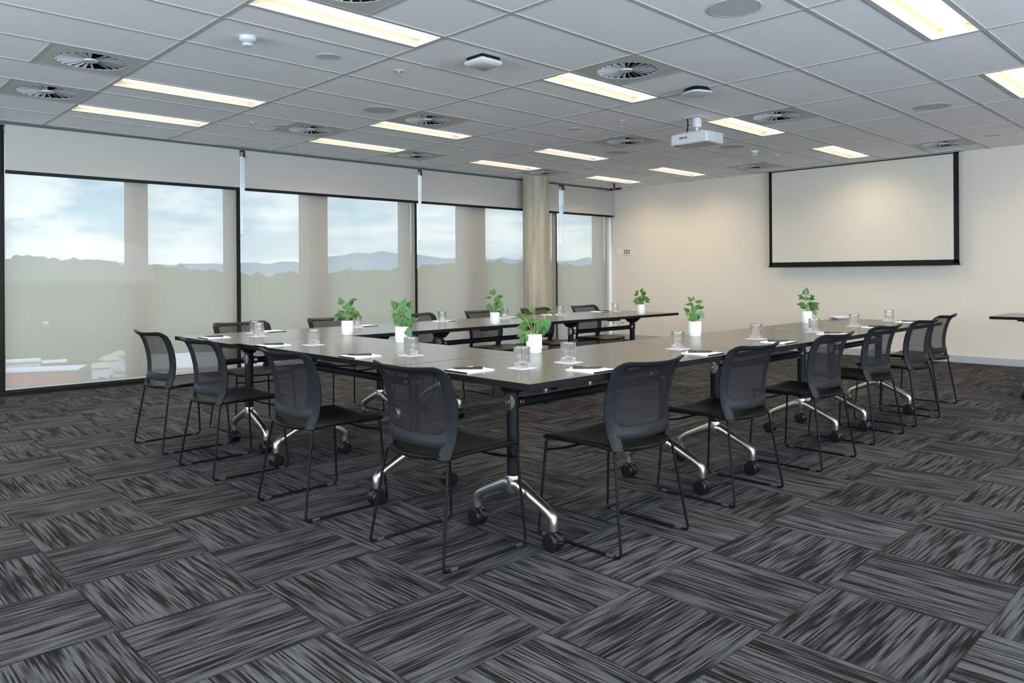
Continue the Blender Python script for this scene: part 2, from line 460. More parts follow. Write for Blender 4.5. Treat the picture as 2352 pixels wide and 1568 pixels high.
# bay further left, beyond the frame's edge, with the dark post that shows at the frame's edge
f = bmesh.new()
for x in (-4.3, -1.9, .835): box(f, WS(x)-.022, WS(x)+.022, -.01, .05, 0, CE)
box(f, WS(-4.3), WS(.835), -.01, .05, 0, .07); box(f, WS(-4.3), WS(.835), -.01, .05, 2.62, CE)
w = wobj('window_5', f, M['black']); obj('pane', bx(WS(-4.3), WS(.83), .018, .024, .07, 2.62), M['pane'], w)
wobj('trim_1', bx(WS(-4.7), WS(10.13), -.13, -.012, 0, .042), M['black'])      # floor channel
tr = bmesh.new(); box(tr, WS(-4.7), WS(10.13), -.135, -.10, CE-.016, CE); box(tr, WS(-4.7), WS(10.13), -.10, -.012, CE-.035, CE)
wobj('trim_2', tr, M['dtrack'])
wobj('trim_4', bx(WS(10.05), WS(10.134), -.05, -.011, .042, 2.62), M['reveal'])
tr = bmesh.new()
for x in (.862, 3.250, 5.828, 8.708): box(tr, WS(x)-.02, WS(x)+.02, -.035, -.011, 0.042, CE-.035)
wobj('trim_3', tr, M['black'])
SL = ['leftmost of four', 'second from the left', 'partly behind the concrete column', 'beside the white wall']
for k, (a, b_) in enumerate(BAYS):
    a1 = a+(.022 if k else .01); b1 = b_-(.032 if k < 3 else .095)
    t = wthing('sunscreen_blind', 'sheer floor-length roller blind, %s, hills showing through' % SL[k], 'blind', (a1+b1)/2, 0, -.055, 'sheer sunscreen blinds')
    h = (b1-a1)/2
    fb = bmesh.new(); N = 24
    vv = [[fb.verts.new((-h+2*h*i/N, .004*sin(i*1.7+k), z)) for i in range(N+1)] for z in (.056, .8, 1.7, 2.64)]
    for r0, r1 in zip(vv, vv[1:]):
        for i in range(N): fb.faces.new((r0[i], r0[i+1], r1[i+1], r1[i]))
    obj('fabric', fb, M['sunscreen'], t, smooth=60)
    r = bmesh.new(); cyl(r, (-h, .0, .058), (h, 0, .058), .010, n=10); obj('bottom_rail', r, M['blockout'], t, smooth=40)
    r = bmesh.new(); cyl(r, (-h, 0, 2.636), (h, 0, 2.636), .026, n=14); obj('roller', r, M['greyplastic'], t, smooth=40)
for k, (a, b_) in enumerate(BAYS):
    a1 = a+(.052 if k else .012); b1 = b_-.012; h = (b1-a1)/2
    if k == 3: a1 = a+.11; b1 = 10.125; h = (b1-a1)/2
    t = wthing('blockout_blind', 'opaque beige roller blind pulled down a little, %s' % SL[k], 'blind', (a1+b1)/2, 0, -.115, 'opaque upper roller blinds')
    obj('fabric', bx(-h, h, -.001, .001, 2.215, CE-.03), M['blockout'], t)
    obj('bottom_rail', bx(-h, h, -.012, .012, 2.188, 2.222, bev=.004), M['black'], t)
    if k:
        br = bmesh.new(); tube(br, [(-h-.03, -.01, CE-.035), (-h-.015, -.015, CE-.06), (-h-.012, -.015, CE-.12)], .010, n=8)
        obj('bracket', br, M['black'], t, smooth=40)
        br = bmesh.new(); cyl(br, (-h-.010, -.015, CE-.11), (-h-.010, -.015, CE-.155), .009, n=10); obj('chain_end', br, M['cordsilver'], t, smooth=40)
    ch = bmesh.new(); xx = h+.012 if k < 3 else h-.05
    tube(ch, [(xx-.010, -.02, CE-.06), (xx-.010, -.02, 1.66), (xx, -.02, 1.635), (xx+.010, -.02, 1.66), (xx+.010, -.02, CE-.06)], .0022, n=6, round_=.01)
    obj('pull_chain', ch, M['cordsilver'], t, smooth=40)
# thin cord hanging in the corner
cd = bmesh.new(); tube(cd, [(10.085, 4.145, 2.64), (10.10, 4.13, 2.50), (10.115, 4.115, 2.2), (10.118, 4.10, 1.73)], .004, n=6)
tag(obj('hanging_cord', cd, M['cord'], smooth=40), 'thin grey cord hanging in the corner of the white wall', 'cord')

# concrete column
cb = bmesh.new(); lathe(cb, [(.206, 0), (.206, 1.3), (.206, CE)], n=64, c=(7.865, 3.86, 0))
tag(obj('concrete_column', cb, M['concrete'], smooth=40), 'round bare concrete column standing in front of the blinds', 'column')

# ------------------------------------------------------------------ projection screen
t = thing('projection_screen', 'large white pull-down projection screen with black border on the right wall', 'screen', (10.02, -.238, 1.26))
Wd = 1.275
obj('fabric', bx(-.002, .002, -Wd+.02, Wd-.02, .05, CE-1.27), M['screenwhite'], t)
f = bmesh.new()
box(f, -.004, .003, Wd-.045, Wd, .0, CE-1.275); box(f, -.004, .003, -Wd, -Wd+.060, .0, CE-1.275); box(f, -.004, .003, -Wd, Wd, .015, .06); box(f, -.004, .003, -Wd, Wd, CE-1.292, CE-1.276)
obj('border', f, M['black'], t)
obj('bottom_bar', bx(-.014, .014, -Wd-.008, Wd+.008, -.012, .018, bev=.004), M['black'], t)
f = bmesh.new(); box(f, -.10, .05, -Wd-.06, Wd+.06, CE-1.269, CE-1.260)
obj('ceiling_casing', f, M['ventplate'], t)

# ------------------------------------------------------------------ wall plates
def plate(name, label, cat, y0, y1, z0, z1):
    t = thing(name, label, cat, (X1, (y0+y1)/2, (z0+z1)/2))
    obj('cover', bx(-.010, 0, -(y1-y0)/2, (y1-y0)/2, -(z1-z0)/2, (z1-z0)/2, bev=.002), M['plate'], t); return t
t = plate('light_switch', 'narrow cream wall switch beside the window corner', 'switch', 3.925, 4.010, 1.50, 1.622)
for dz in (-.035, -.01, .035): obj('rocker', bx(-.014, -.010, -.008, .008, dz-.006, dz+.006, bev=.001), M['wallpaint'], t)
t = plate('wall_controller', 'wider cream wall controller with grey digits right of the switch', 'controller', 3.705, 3.858, 1.495, 1.618)
obj('display', bx(-.013, -.010, -.055, .055, -.038, .042, bev=.001), M['plate'], t)
text_mesh('digits', 'I33', .105, M['ink'], t, (-.0135, .0, .0), (pi/2, 0, -pi/2), bold=True)
for k, (y0, y1, lb) in enumerate([(4.05, 4.14, 'left double power outlet, low on the wall by the window corner'), (3.85, 3.94, 'right double power outlet, low on the wall by the window corner')]):
    t = plate('power_outlet', lb, 'outlet', y0, y1, .16, .335); t['group'] = 'power outlets low in the corner'
    for dz in (-.045, .045): obj('socket', bx(-.013, -.010, -.022, .022, dz-.022, dz+.022, bev=.002), M['greyplastic'], t)
    for dz in (-.045, .045): obj('slot', bx(-.0145, -.0125, -.007, .007, dz-.012, dz+.010), M['ink'], t)

# ------------------------------------------------------------------ ceiling lights
def make_light():
    t = thing('ceiling_light', '', 'light')
    W2 = (GX-.026)/2
    h = bmesh.new()
    # reflector trough cross-section in y, extruded along x
    D = .29; prof = []
    for i in range(9):
        a = i/8; prof.append((.012+a*.085, .012+.055*sin(a*pi/2)))
    prof = prof+[(D-y, z) for y, z in prof[::-1]]
    L = [h.verts.new((-W2, y, CE-.004+z-.006)) for y, z in prof]; R = [h.verts.new((W2, y, CE-.004+z-.006)) for y, z in prof]
    for i in range(len(prof)-1): h.faces.new((L[i], L[i+1], R[i+1], R[i]))
    h.faces.new(L); h.faces.new(R)
    obj('reflector', h, M['reflector'], t, smooth=35)
    # curved diffuser basket
    d = bmesh.new(); n = 14; cy_ = D/2; hw = .066
    x1 = W2-.05
    pr = [(cy_-hw*cos(pi*i/n), CE+.062-.052*sin(pi*i/n)) for i in range(n+1)]
    A = [d.verts.new((-x1, y, z)) for y, z in pr]; B = [d.verts.new((x1, y, z)) for y, z in pr]
    for i in range(n): d.faces.new((A[i], A[i+1], B[i+1], B[i]))
    d.faces.new(A); d.faces.new(B)
    obj('diffuser', d, M['lamp'], t, smooth=50)
    f = bmesh.new()
    for a in ((-W2, W2, .0, .012), (-W2, W2, D-.004, D+.004), (-W2, -W2+.006, .0, D), (W2-.006, W2, .0, D)): box(f, a[0], a[1], a[2], a[3], CE-.004, CE+.002)
    obj('frame', f, M['ventplate'], t)
    return t
colname = {1: 'leftmost', 3: 'second from the left', 5: 'third from the left', 7: 'farthest from the camera'}
rowname = {5: 'in the row nearest the windows', 3: 'in the second row from the windows', -1: 'in the row over the right-hand tables', -5: 'in the row at the top right corner'}
L0 = None
for c, j in LIGHTS:
    vis = c >= 1 and j >= -5 and not (j == -5 and c in (1, 7))
    lb = ('lit recessed ceiling light %s, %s' % (rowname[j], colname[c])) if vis else 'lit recessed ceiling light outside the picture'
    if j == -5 and c == 3: lb = 'big lit ceiling light cut off by the top edge at upper right'
    if j == -5 and c == 5: lb = 'lit ceiling light cut off by the right edge of the picture'
    loc = ((c+.5)*GX, j*GY+.012, 0)
    if L0 is None: L0 = make_light(); L0.location = loc; L0['label'] = lb; L0['group'] = 'recessed ceiling lights'; o = L0
    else: o = dup(L0, loc, 0, lb)
    al = bpy.data.lights.new('Lamp', 'AREA'); al.shape = 'RECTANGLE'; al.size = 1.0; al.size_y = .12; al.energy = LAMPW; al.color = (1, .80, .57); al.spread = radians(142)
    ao = bpy.data.objects.new('Lamp', al); ao.location = (loc[0], loc[1]+.145, CE+.005); C.objects.link(ao)

# ------------------------------------------------------------------ vents
def make_vent():
    t = thing('ceiling_vent', '', 'vent'); H = (GY-.026)/2; R = .225
    f = bmesh.new(); n = 48
    ring = [f.verts.new((R*cos(2*pi*i/n), R*sin(2*pi*i/n), 0)) for i in range(n)]
    sq = []
    for i in range(n):
        a = 2*pi*i/n; k = H/max(abs(cos(a)), abs(sin(a))); sq.append(f.verts.new((k*cos(a), k*sin(a), 0)))
    for i in range(n): f.faces.new((ring[i], ring[(i+1) % n], sq[(i+1) % n], sq[i]))
    e = bmesh.ops.extrude_face_region(f, geom=f.faces[:])
    for v in e['geom']:
        if isinstance(v, bmesh.types.BMVert): v.co.z += .004
    obj('face_plate', f, M['ventplate'], t)
    b_ = bmesh.new(); nb = 24
    for i in range(nb):
        a = 2*pi*i/nb; rd = Vector((cos(a), sin(a), 0)); tg = Vector((-sin(a), cos(a), 0))
        for r0, r1, w0, w1 in ((.045, R-.002, .005, .0245),):
            tl = radians(44)
            def pt(r, w, s): return rd*r+tg*(w*s*cos(tl)*2*.5)+Vector((0, 0, .012+w*s*sin(tl)))
            q = [b_.verts.new(pt(r0, w0, -1)), b_.verts.new(pt(r1, w1, -1)), b_.verts.new(pt(r1, w1, 1)), b_.verts.new(pt(r0, w0, 1))]
            b_.faces.new(q)
    bmesh.ops.solidify(b_, geom=b_.faces[:], thickness=.002)
    obj('blades', b_, M['ventblade'], t)
    h = bmesh.new(); cyl(h, (0, 0, -.001), (0, 0, .012), .045, n=24); 
    obj('hub', h, M['ventplate'], t, smooth=40)
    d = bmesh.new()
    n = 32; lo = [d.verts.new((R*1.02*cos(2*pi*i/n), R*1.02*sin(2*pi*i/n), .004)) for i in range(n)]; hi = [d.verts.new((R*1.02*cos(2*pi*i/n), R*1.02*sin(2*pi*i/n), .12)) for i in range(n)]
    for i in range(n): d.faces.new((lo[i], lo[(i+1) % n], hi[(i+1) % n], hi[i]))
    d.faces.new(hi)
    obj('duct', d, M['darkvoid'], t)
    return t
vl = ['nearest swirl vent at the left, above the left end of the tables', 'swirl vent at the far left edge, close to the blinds', 'large swirl vent beside the middle ceiling light near the camera',
      'swirl vent right of the second speaker disc', 'swirl vent close to the blinds above the first black post', 'swirl vent close to the blinds above the second black post',
      'swirl vent left of the projector, farther than the speaker discs', 'swirl vent right above the concrete column', 'swirl vent just right of the projector', 'swirl vent above the left edge of the projection screen',
      'swirl vent above the right end of the projection screen', 'swirl vent cut off by the top edge of the picture']
V0 = None
for (a, j), lb in zip(VENTS, vl):
    loc = (a*GX+GY/2, (j+.5)*GY, CE-.003); lb = 'square vent: '+lb
    if a == int(a) is False: pass
    if V0 is None: V0 = make_vent(); V0.location = loc; V0['label'] = lb; V0['group'] = 'swirl vents in the ceiling'
    else: dup(V0, loc, 0, lb)

# ------------------------------------------------------------------ speakers, discs, detectors, sprinklers
def disc(name, label, cat, x, y, r, mat, grp):
    t = thing(name, label, cat, (x, y, CE), 0, grp)
    b_ = bmesh.new(); lathe(b_, [(r, -.0005), (r, -.003), (r*.93, -.0045), (r*.93, -.002)], n=48); obj('rim', b_, mat, t, smooth=40)
    b_ = bmesh.new(); lathe(b_, [(r*.93, -.002), (r*.93, -.0035)], n=48); obj('grille', b_, mat, t, smooth=40)
for x, y, lb in ((3.30, -2.165, 'large round ceiling speaker at the top edge of the picture'), (3.317, 1.468, 'large round ceiling speaker left of the second swirl vent'),
                 (7.014, -2.111, 'large round ceiling speaker above the right half of the screen'), (6.889, 1.477, 'large round ceiling speaker below left of the projector'), (7.591, .287, 'large round ceiling speaker half hidden behind the projector')):
    disc('ceiling_speaker', lb, 'speaker', x, y, .155, M['speaker'], 'round ceiling speakers')
for x, y, lb in ((2.083, .288, 'small round ceiling disc right of the near smoke detector'), (3.004, 2.769, 'small round ceiling disc between vent and sprinkler by the blinds'),
                 (5.355, .852, 'small round ceiling disc left of the vent before the projector'), (7.757, 2.67, 'small round ceiling disc above the concrete column'), (9.129, -2.095, 'small round ceiling disc right of the projection screen')):
    disc('ceiling_disc', lb, 'ceiling disc', x, y, .078, M['speaker'], 'small round ceiling discs')
for x, y, lb in ((1.482, .257, 'white smoke detector on the ceiling at upper left'), (8.098, .259, 'white smoke detector on the ceiling far above the screen')):
    t = thing('smoke_detector', lb, 'smoke detector', (x, y, CE), 0, 'smoke detectors')
    b_ = bmesh.new(); lathe(b_, [(.052, 0), (.053, -.022), (.048, -.028)], n=32); obj('base', b_, M['whiteplastic'], t, smooth=40)
    b_ = bmesh.new(); lathe(b_, [(.047, -.028), (.040, -.038), (.028, -.046)], n=32); obj('vent_ring', b_, M['greyplastic'], t, smooth=40)
    b_ = bmesh.new(); lathe(b_, [(.036, -.046), (.030, -.058), (.012, -.063)], n=32); obj('cap', b_, M['whiteplastic'], t, smooth=40)
for x, y, lb in ((2.664, .253, 'nearest small chrome sprinkler hanging from the ceiling'), (2.71, 2.799, 'small chrome sprinkler beside the vent at the left blinds'), (5.349, 2.681, 'small chrome sprinkler near the second black window post'),
                 (5.383, .252, 'small chrome sprinkler left of the projector'), (8.639, .234, 'small sprinkler above the left edge of the screen'), (8.563, 2.579, 'farthest small sprinkler above the window corner')):
    t = thing('sprinkler', lb, 'sprinkler', (x, y, CE), 0, 'ceiling sprinklers')
    b_ = bmesh.new(); lathe(b_, [(.038, 0), (.036, -.004), (.02, -.006)], n=24); obj('flange', b_, M['whiteplastic'], t, smooth=40)
    b_ = bmesh.new(); cyl(b_, (0, 0, -.004), (0, 0, -.028), .009, n=10)
    for s in (-1, 1): tube(b_, [(0, s*.009, -.026), (0, s*.014, -.038), (0, s*.004, -.052)], .003, n=6)
    lathe(b_, [(.004, -.050), (.016, -.053), (.016, -.055), (.004, -.056)], n=16); obj('head', b_, M['chrome'], t, smooth=40)

# square wireless unit
t = thing('wireless_unit', 'square white box on the ceiling near the camera with a dark back plate', 'wireless unit', (2.90, -.43, CE), 0)
b_ = bmesh.new(); box(b_, -.10, .10, -.10, .10, -.064, -.022, bev=.016); 
for v in b_.verts:
    if v.co.z < -.05: v.co.x *= .93; v.co.y *= .93
obj('cover', b_, M['whiteplastic'], t, smooth=35)
obj('back_plate', bx(-.085, .085, -.085, .085, -.024, -.0, bev=.004), M['black'], t)
t = thing('wireless_unit', 'rounded white disc unit with black base on the ceiling left of the projector', 'wireless unit', (4.79, -.985, CE), radians(-20))
b_ = bmesh.new()
def sq(r, z, a): return r*(1/((abs(cos(a))**3.2+abs(sin(a))**3.2)**(1/3.2)))
lathe(b_, [(.108, -.036), (.112, -.042), (.108, -.050), (.07, -.057), (.02, -.058)], n=48, rf=sq); obj('cover', b_, M['whiteplastic'], t, smooth=40)
b_ = bmesh.new(); lathe(b_, [(.085, -.001), (.092, -.015), (.108, -.037)], n=48, rf=sq); obj('base', b_, M['black'], t, smooth=40)
b_ = bmesh.new(); tube(b_, [(-.02, .04, -.001), (-.06, .02, -.02), (-.11, -.01, -.036)], .003, n=6); obj('cable', b_, M['whiteplastic'], t)

# tracking camera in the corner
t = thing('tracking_camera', 'slim black camera bar hanging from the ceiling in the window corner', 'camera', (9.48, 3.56, CE), radians(90+2))
b_ = bmesh.new(); lathe(b_, [(.035, 0), (.035, -.006), (.012, -.010)], n=20); obj('mount', b_, M['black'], t, smooth=40)
b_ = bmesh.new(); cyl(b_, (0, 0, -.008), (0, 0, -.075), .011, n=12); cyl(b_, (-.018, 0, -.045), (.018, 0, -.045), .008, n=10); obj('arm', b_, M['black'], t, smooth=40)
b_ = bmesh.new(); box(b_, -.15, .15, -.02, .03, -.108, -.074, bev=.006); obj('body', b_, M['black'], t, smooth=35)
b_ = bmesh.new(); 
for x in (-.03, .0): cyl(b_, (x, .029, -.091), (x, .034, -.091), .010, n=14)
obj('lens', b_, M['chrome'], t, smooth=40)
b_ = bmesh.new(); box(b_, .07, .14, .028, .033, -.103, -.079); obj('front_panel', b_, M['dtrack'], t)

# projector
t = thing('projector', 'white projector hanging from the ceiling in front of the screen', 'projector', (5.81, -.345, 0), 0)
def rbox(x0, x1, y0, y1, z0, z1, r=.03):
    bm = bmesh.new(); vs = box(bm, x0, x1, y0, y1, z0, z1)
    es = [e for e in bm.edges if abs((e.verts[0].co-e.verts[1].co).z) > .01]
    bmesh.ops.bevel(bm, geom=es, offset=r, segments=5, affect='EDGES')
    es = [e for e in bm.edges if abs((e.verts[0].co-e.verts[1].co).z) < 1e-4 and e.calc_face_angle(0) > 1]
    bmesh.ops.bevel(bm, geom=es, offset=.004, segments=2, affect='EDGES'); return bm
body = obj('body', rbox(-.155, .155, -.215, .215, 2.432, 2.530), M['whiteplastic'], t, smooth=35)
obj('base_cover', bx(-.135, .135, -.195, .195, 2.428, 2.434, bev=.002), M['ventplate'], t)
g = bmesh.new()
for i in range(9):
    for k in range(7): box(g, -.02+i*.017, -.010+i*.017, -.2165, -.2145, 2.445+k*.0115, 2.450+k*.0115)
obj('side_grille', g, M['greyplastic'], t)
g = bmesh.new()
for s in (-.12, .12): tube(g, [(-.13, s, 2.53), (-.12, s, 2.548), (.10, s, 2.548), (.11, s, 2.53)], .005, n=6)
tube(g, [(-.10, -.12, 2.548), (-.10, .12, 2.548)], .005, n=6); tube(g, [(.09, -.12, 2.548), (.09, .12, 2.548)], .005, n=6)
obj('bracket_arms', g, M['whiteplastic'], t, smooth=40)
g = bmesh.new(); lathe(g, [(.042, 2.60), (.045, 2.61), (.045, 2.685), (.040, 2.695)], n=28); lathe(g, [(.016, 2.545), (.016, 2.60)], n=14); obj('mount_column', g, M['whiteplastic'], t, smooth=40)
obj('ceiling_plate', bx(-.10, .10, -.085, .085, CE-.008, CE-.001, bev=.002), M['whiteplastic'], t)
g = bmesh.new(); tube(g, [(-.05, .075, CE-.01), (-.045, .07, 2.63), (-.06, .07, 2.58), (-.05, .09, 2.53)], .007, n=8, round_=.02); obj('cable', g, M['black'], t, smooth=40)
g = bmesh.new(); lathe(g, [(.012, 2.418), (.012, 2.430)], n=14, c=(-.12, .15, 0)); obj('foot', g, M['ink'], t)
g = bmesh.new(); cyl(g, (.15, .11, 2.48), (.162, .11, 2.48), .035, n=24); obj('lens', g, M['ink'], t, smooth=40)
text_mesh('lettering', 'EPSON', .030, M['ink'], t, (-.156, .055, 2.487), (pi/2, 0, -pi/2), bold=True)

# ------------------------------------------------------------------ table parts
def leg_unit():
    # column + top plate at origin, foot arms along local Y; bracket faces -x, beam leaves toward +x
    col = bmesh.new(); lathe(col, [(.0275, .235), (.0275, .690)], n=28)
    # flared top bracket
    v = [(-.13, .722), (-.13, .714), (-.036, .642), (.036, .642), (.13, .714), (.13, .722)]
    for sx in (-1,):
        A = [col.verts.new((-.026, y, z)) for y, z in v]; B = [col.verts.new((.026, y, z)) for y, z in v]
        n = len(v)
        for i in range(n): col.faces.new((A[i], A[(i+1) % n], B[(i+1) % n], B[i]))
        col.faces.new(A); col.faces.new(B[::-1])
    v = [(-.09, .722), (-.09, .714), (-.030, .650), (.030, .650), (.09, .714), (.09, .722)]
    A = [col.verts.new((x, -.026, z)) for x, z in v]; B = [col.verts.new((x, .026, z)) for x, z in v]
    for i in range(6): col.faces.new((A[i], A[(i+1) % 6], B[(i+1) % 6], B[i]))
    col.faces.new(A); col.faces.new(B[::-1])
    lg = obj('leg', col, M['column_black'], smooth=35)
    ft = bmesh.new()
    lathe(ft, [(.022, .190), (.029, .202), (.0295, .268), (.028, .274)], n=28)
    for s in (-1, 1):
        P_ = [(0, .0, .236, .028, .026), (0, s*.035, .236, .026, .025), (0, s*.10, .208, .0225, .021), (0, s*.18, .172, .0195, .018), (0, s*.218, .152, .019, .018), (0, s*.236, .134, .0185, .0195), (0, s*.238, .108, .0175, .0185), (0, s*.238, .084, .0165, .0175)]
        rings = []
        for i, (x, y, z, w, h) in enumerate(P_):
            a = Vector((x, y, z)); p0 = Vector(P_[max(i-1, 0)][:3]); p1 = Vector(P_[min(i+1, len(P_)-1)][:3]); d = (p1-p0).normalized()
            sd = Vector((1, 0, 0)); up = sd.cross(d).normalized()
            rings.append([ft.verts.new(a+sd*w*math.copysign(abs(cos(t_))**.6, cos(t_))+up*h*math.copysign(abs(sin(t_))**.6, sin(t_))) for t_ in [2*pi*k/14 for k in range(14)]])
        for A, B in zip(rings, rings[1:]):
            for k in range(14): ft.faces.new((A[k], A[(k+1) % 14], B[(k+1) % 14], B[k]))
        ft.faces.new(rings[0]); ft.faces.new(rings[-1])
    obj('foot', ft, M['alu'], lg, smooth=45)
    for s in (-1, 1):
        c = bmesh.new(); oy = s*.238; R90 = Matrix.Rotation(pi/2, 3, 'Y')
        tr = .024*s if s > 0 else .010
        cx, cy_ = -.022, oy+(.0)
        cyl(c, (0, oy, .086), (0, oy, .060), .0165, n=14)
        for w in (-.019, .019):
            lathe(c, [(.014, -.014), (.034, -.013), (.039, -.008), (.039, .008), (.034, .013), (.014, .014)], n=32, c=(w, cy_, .039), axis=R90)
        # hood between wheels and brake tab
        lathe(c, [(.036, -.006), (.041, -.003), (.041, .003), (.036, .006)], n=24, c=(0, cy_, .042), axis=R90)
        box(c, -.016, .016, cy_-.052 if s < 0 else cy_+.028, cy_-.028 if s < 0 else cy_+.052, .040, .048, bev=.003)
        obj('castor', c, M['rubber'], lg, smooth=40)
    b_ = bmesh.new(); R90 = Matrix.Rotation(pi/2, 3, 'Y'); rows_ = []
    for i in range(13):
        ph = -1+2*i/12; hh = .038*sqrt(max(.02, 1-ph*ph)); a = pi+ph*radians(62)
        rows_.append([b_.verts.new((.0315*cos(a), .0315*sin(a), .600+hh*k)) for k in (-1, -.5, 0, .5, 1)])
    for A, B in zip(rows_, rows_[1:]):
        for k in range(4): b_.faces.new((A[k], A[k+1], B[k+1], B[k]))
    bmesh.ops.solidify(b_, geom=b_.faces[:], thickness=.003)
    lathe(b_, [(.010, -.002), (.010, .004), (.006, .006)], n=14, c=(-.036, 0, .600), axis=R90)
    obj('pivot_disc', b_, M['chrome'], lg, smooth=40)
    b_ = bmesh.new(); cyl(b_, (.024, 0, .590), (.050, 0, .590), .026, n=20); cyl(b_, (.034, -.028, .600), (.034, .028, .600), .009, n=12); obj('beam_collar', b_, M['chrome'], lg, smooth=40)
    return lg
LEG = None
def table(label, cx, cy_, L, D, axis, legs, grp='flip-top tables of the U-shaped set-up', name='conference_table'):
    """axis: rotation (rad) of local x; legs = local x positions of the two columns"""
    global LEG
    t = thing(name, label, 'table', (cx, cy_, 0), axis, grp)
    b_ = bmesh.new(); box(b_, -L/2, L/2, -D/2, D/2, ZT-.0265, ZT, mi=0, bev=.0012)
    for f in b_.faces: f.material_index = 0 if f.normal.z > .9 else 1
    tp = obj('tabletop', b_, [M['top'], M['edge']], t)
    for i, lx in enumerate(legs):
        if LEG is None: LEG = leg_unit(); lg = LEG; lg.parent = t
        else:
            lg = LEG.copy(); C.objects.link(lg); lg.parent = t
            for ch in LEG.children:
                c = ch.copy(); C.objects.link(c); c.parent = lg
        lg.location = (lx, 0, 0); lg.rotation_euler = (0, 0, 0 if i == 0 else pi)
    b_ = bmesh.new()
    cyl(b_, (legs[0]+.04, 0, .590), (legs[1]-.04, 0, .590), .021, n=18)
    obj('cross_beam', b_, M['column_black'], t, smooth=40)
    b_ = bmesh.new()
    for y in (-.16, .16): box(b_, legs[0]-.08, legs[1]+.08, y-.012, y+.012, .700, .7225)
    box(b_, legs[0]+.14, legs[0]+.30, -D/2+.07, -D/2+.11, .705, .7225, bev=.002); box(b_, legs[1]-.30, legs[1]-.14, D/2-.11, D/2-.07, .705, .7225, bev=.002)
    obj('under_rail', b_, M['column_black'], t)
    return t
H90 = pi/2
RY, RD = -2.0015, .843
def trow(x0, x1, y, D, la, lb, label): 
    c = (x0+x1)/2; table(label, c, y, x1-x0, D, 0, (la-c, lb-c))
trow(1.325, 2.968, RY, RD, 1.645, 2.80, 'dark flip-top table at the near corner of the set-up')
trow(2.974, 4.632, RY, RD, 3.335, 4.49, 'middle dark table of the row along the right side')
trow(4.638, 6.150, RY, RD, 4.99, 5.93, 'farthest dark table of the row along the right side')
table('dark table forming the left side, between the near corner and the window row', 1.722, -.753, 1.640, .786, H90, (-.42, .66))
WY, WD = .525, .905
trow(1.275, 2.940, WY, WD, 1.60, 2.66, 'left-end dark table of the row parallel to the windows')
trow(2.946, 4.530, WY, WD, 3.26, 4.28, 'middle dark table of the row parallel to the windows')
trow(4.536, 6.105, WY, WD, 4.90, 5.90, 'far-end dark table of the row parallel to the windows')
table('dark table cut off by the right edge, in front of the far wall', 7.68, -3.32, 1.66, .80, H90, (-.48, .58), None, 'side_table')

